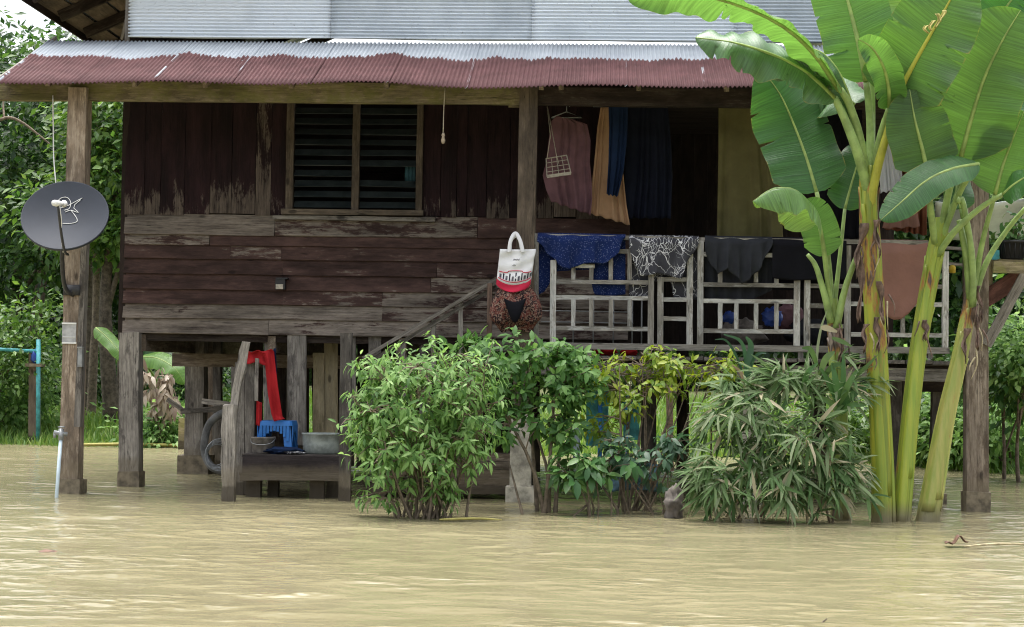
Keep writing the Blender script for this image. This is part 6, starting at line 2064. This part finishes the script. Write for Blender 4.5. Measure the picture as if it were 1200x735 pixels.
# bare trunks beside the house
for k, (px, py, pxt, pyt, y, r, lb) in enumerate(((103, 486, 104, 330, 30.5, 0.11, 'dark thick tree trunk on the bank right of the eave post'), (106.5, 488, 113, 340, 30.2, 0.09, 'pale slim trunk leaning beside the dark thick trunk'), (142, 486, 146, 250, 31.0, 0.09, 'dark trunk beside the house corner stilt'), (245, 500, 243, 300, 29.5, 0.16, 'grey trunk on the bank seen under the house'))):
    b = P(px, py, y)
    t = P(pxt, pyt - 220, y)
    b.z = ground_z(b.x, b.y) - 0.1
    root = thing('tree_trunk', lb, 'tree', b, 'bare trunks on the far bank')
    mb = MB()
    mid = b.lerp(P(pxt, pyt, y), 0.5)
    mb.tube(crv([b, mid, P(pxt, pyt, y), t], 14), [r * (1.3 if i == 0 else 1 - 0.03 * i) for i in range(14)], 10)
    mb.build('trunk', M['bark'] if k != 1 else M['twig'], root, True)
    mb = MB()
    for j in range(4):
        s = P(pxt, pyt - 150 - 15 * j, y)
        mb.tube([s, s + Vector((rnd.uniform(-0.8, 0.8), rnd.uniform(-0.4, 0.4), 0.7))], [r * 0.3, r * 0.1], 6)
    mb.build('limb', M['bark'], root, True)
# bare arching limb in front of the left tree
mb = MB()
mb.tube(crv([P(-15, 148, 31), P(8, 138, 31), P(25, 143, 31), P(45, 158, 31), P(62, 172, 31)], 14), [0.036 - 0.0018 * i for i in range(14)], 7)
mb.tube(crv([P(5, 139, 31), P(4, 120, 31.2), P(8, 90, 31.3)], 8), [0.022 - 0.002 * i for i in range(8)], 6)
tag(mb.build('bare_branch', M['twig'], None, True), 'pale bare branch arching through the leaves left of the satellite dish wire', 'branch')

# undergrowth bushes on the bank
UG = [(20, 470, 28.6, 0.9, 0.8, 'leaf_bush', 'round light green bush at the left edge by the teal gate'), (-12, 440, 28.2, 0.8, 1.1, 'leaf_tree_light', 'tall green bush cut by the left edge of the view'), (65, 462, 31.5, 0.9, 0.6, 'leaf_tree', 'dark undergrowth behind the teal gate'),
      (130, 470, 32.5, 1.0, 0.6, 'leaf_tree', 'dark undergrowth behind the house corner stilt'), (185, 500, 27.6, 0.35, 0.25, 'leaf_bush', 'small green bush below the withered plant'), (210, 470, 32.0, 0.9, 0.7, 'leaf_tree', 'dark undergrowth seen under the house floor'),
      (1175, 440, 22.5, 0.45, 0.55, 'leaf_low', 'green bush with pale leaves below the plant shelf'), (1200, 410, 22.0, 0.4, 0.4, 'leaf_bush', 'light green bush at the right edge below the shelf'), (1178, 500, 24.2, 0.55, 0.5, 'leaf_bush', 'low bush on the right bank beside the right stilt'),
      (1112, 485, 25.0, 0.45, 0.5, 'leaf_bush', 'low green bush seen between the right stilt and the banana stems'), (1090, 500, 25.6, 0.6, 0.35, 'leaf_tree_light', 'low plants at the water behind the banana stems'), (1040, 490, 27, 0.9, 0.5, 'leaf_tree_light', 'green growth on the bank behind the tall banana stem'),
      (1200, 470, 27.0, 0.8, 1.2, 'leaf_tree', 'dark bush behind the right bank')]
for i, (px, py, y, rx, rz, mt, lb) in enumerate(UG):
    c = P(px, py, y)
    g = ground_z(c.x, c.y)
    rs_ = np.random.RandomState(300 + i)
    cz = max(rz * 0.6, c.z - g)
    crown = [(rs_.normal() * rx * 0.4, rs_.normal() * 0.2, cz + rs_.normal() * rz * 0.3, rx * 0.65, rx * 0.55, rz * 0.65) for _ in range(4)]
    tree('bank_bush', lb, c.x, c.y, cz * 1.1, crown, int(1800 + 1600 * rx), 0.13 if y > 24 else 0.12, mt, 300 + i, trunk_r=0.035, group='bushes on the far bank', trunkmat='twig')
    bpy.data.objects[-1] if False else None
for o in list(bpy.data.objects):
    if o.name.startswith('bank_bush'):
        o['category'] = 'bush'

# far wood that closes the view between the trunks: one mass nobody could count
rs_ = np.random.RandomState(77)
n = 60000
xx_ = rs_.uniform(-26, 24, n)
yy_ = rs_.uniform(44, 50, n)
top = 6.0 + 1.5 * np.sin(xx_ * 0.9) + 1.0 * np.sin(xx_ * 2.3 + 1)
top = np.where(xx_ < -12.5, top - 0.5, top)
zz_ = 0.6 + rs_.rand(n) ** 0.9 * top
pos = np.stack([xx_, yy_, zz_], 1)
D = unit(rs_.normal(size=(n, 3)) * 0.6 + np.array([0, -0.2, -0.4]))
U = unit(np.array([0, -0.5, 0.8]) + rs_.normal(size=(n, 3)) * 0.5)
W, FF, _ = leaf_array(T_FAR, pos, D, U, rs_.uniform(0.25, 0.55, n))
tag(np_mesh('far_wood', W, FF, M['leaf_tree'], None, (0, 47, 0.5)), 'dense dark wood behind the house and the bank', 'wood', kind='stuff')

# bank grass
n = 52000
gx = np.concatenate([rs_.uniform(-17, -3, n // 2), rs_.uniform(-3, 14, n // 2)])
gy = np.array([shore(x) for x in gx]) - 0.35 + rs_.rand(n) ** 1.3 * 7.5
gz = np.array([ground_z(x, y) for x, y in zip(gx, gy)])
keep = gz > -0.12
gx, gy, gz = gx[keep], gy[keep], gz[keep]
n = len(gx)
pos = np.stack([gx, gy, gz - 0.02], 1)
D = unit(np.stack([rs_.normal(size=n) * 0.35, rs_.normal(size=n) * 0.35, np.ones(n)], 1))
U = unit(np.stack([rs_.normal(size=n), -np.ones(n), rs_.normal(size=n) * 0.2], 1))
T_G = (np.array([(0, -0.06, 0), (0, 0.06, 0), (0.6, 0.045, -0.05), (0.6, -0.045, -0.05), (1, 0, -0.25)], float), np.array([(0, 1, 2), (0, 2, 3), (3, 2, 4)]))
W, FF, _ = leaf_array(T_G, pos, D, U, rs_.uniform(0.10, 0.30, n))
tag(np_mesh('bank_grass', W, FF, M['grass'], None, (0, 28, 0)), 'short green grass growing on the far bank', 'grass', kind='stuff')

# teal gate at the left edge
YG = 27.6
tg = thing('pipe_gate', 'teal pipe gate with a brown post at the left edge on the far bank', 'gate', P(42, 523, YG))
plank('gate_post', P(41, 412, YG), P(40, 540, YG), 0.16, 0.12, M['post_wood'], tg, wear=0.4, tone=0.2, seg=6)
mb = MB()
mb.tube([P(45, 398, YG - 0.1), P(44.5, 530, YG - 0.1)], 0.035, 8)
mb.tube([P(-60, 405, YG - 0.1), P(-10, 409, YG - 0.1), P(45, 412, YG - 0.1)], 0.028, 8)
mb.build('gate_pipe', M['teal_metal'], tg, True)
mb = MB()
c = P(41, 428, YG - 0.05)
mb.box(c, (0.26, 0.24, 0.05))
mb.build('post_cap', M['wet_base'], tg)
q = P(41, 418, YG - 0.08)
tag(blob(q, (0.06, 0.06, 0.11), 51, 14, 10, 0.5).build('blue_rag', M['blue_sheet'], None, True), 'dark blue rag tied on top of the teal gate post', 'rag')

# far banana and withered plant seen under the corner of the house
fbp = P(205, 470, 29.0)
fbp.z = ground_z(fbp.x, fbp.y)
FB = thing('banana_plant', 'distant banana with two bright torn leaves behind the house corner', 'banana plant', fbp)
banana_leaf(FB, [(165, 418, 28.0), (185, 420, 27.9), (205, 432, 27.8), (217, 450, 27.8)], 0.42, (0.2, -0.8, 0.6), 'banana_leaf', [(205, 480, 29), (180, 440, 28.5)], 0.02, droop=0.4, wave=0.04, tears=6, seed=61)
banana_leaf(FB, [(112, 384, 28.2), (125, 395, 28.1), (138, 410, 28.0), (146, 424, 28.0)], 0.30, (0.3, -0.8, 0.5), 'banana_leaf', [(205, 480, 29), (160, 420, 28.4)], 0.02, droop=0.3, wave=0.03, tears=3, seed=62)
banana_leaf(FB, [(196, 425, 29.2), (180, 405, 29.4), (160, 400, 29.5)], 0.5, (0.2, -0.8, 0.6), 'banana_dark', [(205, 480, 29)], 0.02, droop=0.4, wave=0.04, seed=63)
mb = MB()
mb.tube([fbp + Vector((0, 0, -0.2)), fbp + Vector((-0.02, 0, 0.5)), P(205, 465, 29)], [0.12, 0.10, 0.08], 10)
mb.build('pseudostem', M['sheath'], FB, True)
shrub('withered_plant', 'pale withered plant with hanging dry leaves on the bank under the house', 'plant', (190, 515), 27.2,
      [(185, 455, 27.2, 0.28, 0.2, 0.28), (192, 480, 27.2, 0.22, 0.2, 0.22), (180, 440, 27.2, 0.2, 0.2, 0.12)], 60, 5, 0.20, T_BUSH, M['leaf_brown'], stems=6, stem_r=0.015, seed=71, droop=1.4, nparts=0, twigs=False)
mb = MB()
a, b = P(95, 524, 26.8), P(225, 524, 27.0)
a.z = b.z = 0.03
mb.tube(crv([a, a.lerp(b, 0.5) + Vector((0, 0, 0.02)), b], 10), 0.025, 8)
tag(mb.build('yellow_bamboo_pole', M['yellow_stalk'], None, True), 'yellow bamboo pole lying along the waterline of the far bank', 'pole')
mb = MB()
mb.bar(P(214, 490, 26.6), P(213, 540, 26.6), 0.10, 0.10)
tag(mb.build('mossy_stake', M['mossy_wood']), 'short mossy stake on the waterline right of the withered plant', 'stake')

# right bank: tarpaulin and potted plants on the shelf
mb = MB()
mb.grid(lambda u, v: P(1096 + 130 * u, 236 + 42 * v + 4 * math.sin(u * 5), 21.2 + 0.5 * v + 0.06 * math.sin(u * 11 + v * 3)), 26, 8)
tag(mb.build('tarpaulin', M['tarp'], None, True, solid=0.006), 'pale tarpaulin hung behind the right veranda post', 'tarpaulin')
for k, (px, r) in enumerate(((1186, 0.13), (1222, 0.12))):
    c = P(px, 302, FRONT + 0.02)
    c.z = PZ(1186, 306, FRONT) + 0.015
    pt = thing('potted_plant', ('leafy plant in a black ribbed pot on the plant shelf', 'second potted plant on the shelf, cut by the right edge')[k], 'potted plant', c, 'potted plants on the shelf')
    mb = MB()
    mb.lathe([(0.001, 0), (r * 0.78, 0), (r * 0.82, 0.01), (r, 0.15), (r * 1.08, 0.152), (r * 1.08, 0.175), (r * 0.95, 0.175), (r * 0.9, 0.14), (0.001, 0.14)], c, 24)
    for j in range(16):
        a = j * math.pi / 8
        mb.tube([c + Vector((r * 0.81 * math.cos(a), r * 0.81 * math.sin(a), 0.015)), c + Vector((r * 1.0 * math.cos(a), r * 1.0 * math.sin(a), 0.15))], 0.006, 4)
    mb.build('pot', M['black_plastic'], pt, True)
    rs_ = np.random.RandomState(90 + k)
    n = 110
    pos = np.array(c) + np.array([0, 0, 0.15]) + np.abs(rs_.normal(size=(n, 3))) * np.array([0, 0, 0.14]) + rs_.normal(size=(n, 3)) * np.array([0.10, 0.08, 0.02])
    D = unit(rs_.normal(size=(n, 3)) + np.array([0, -0.2, -0.1]))
    U = unit(np.array([0, -0.4, 0.9]) + rs_.normal(size=(n, 3)) * 0.4)
    leafy(pt, T_OVAL, pos, D, U, rs_.uniform(0.07, 0.13, n), M['leaf_low'], tuple(c), 60)
    mb = MB()
    for j in range(6):
        mb.tube([c + Vector((0.01 * j - 0.03, 0, 0.12)), Vector(pos[j * 7])], 0.005, 4)
    mb.build('stem', M['twig'], pt)
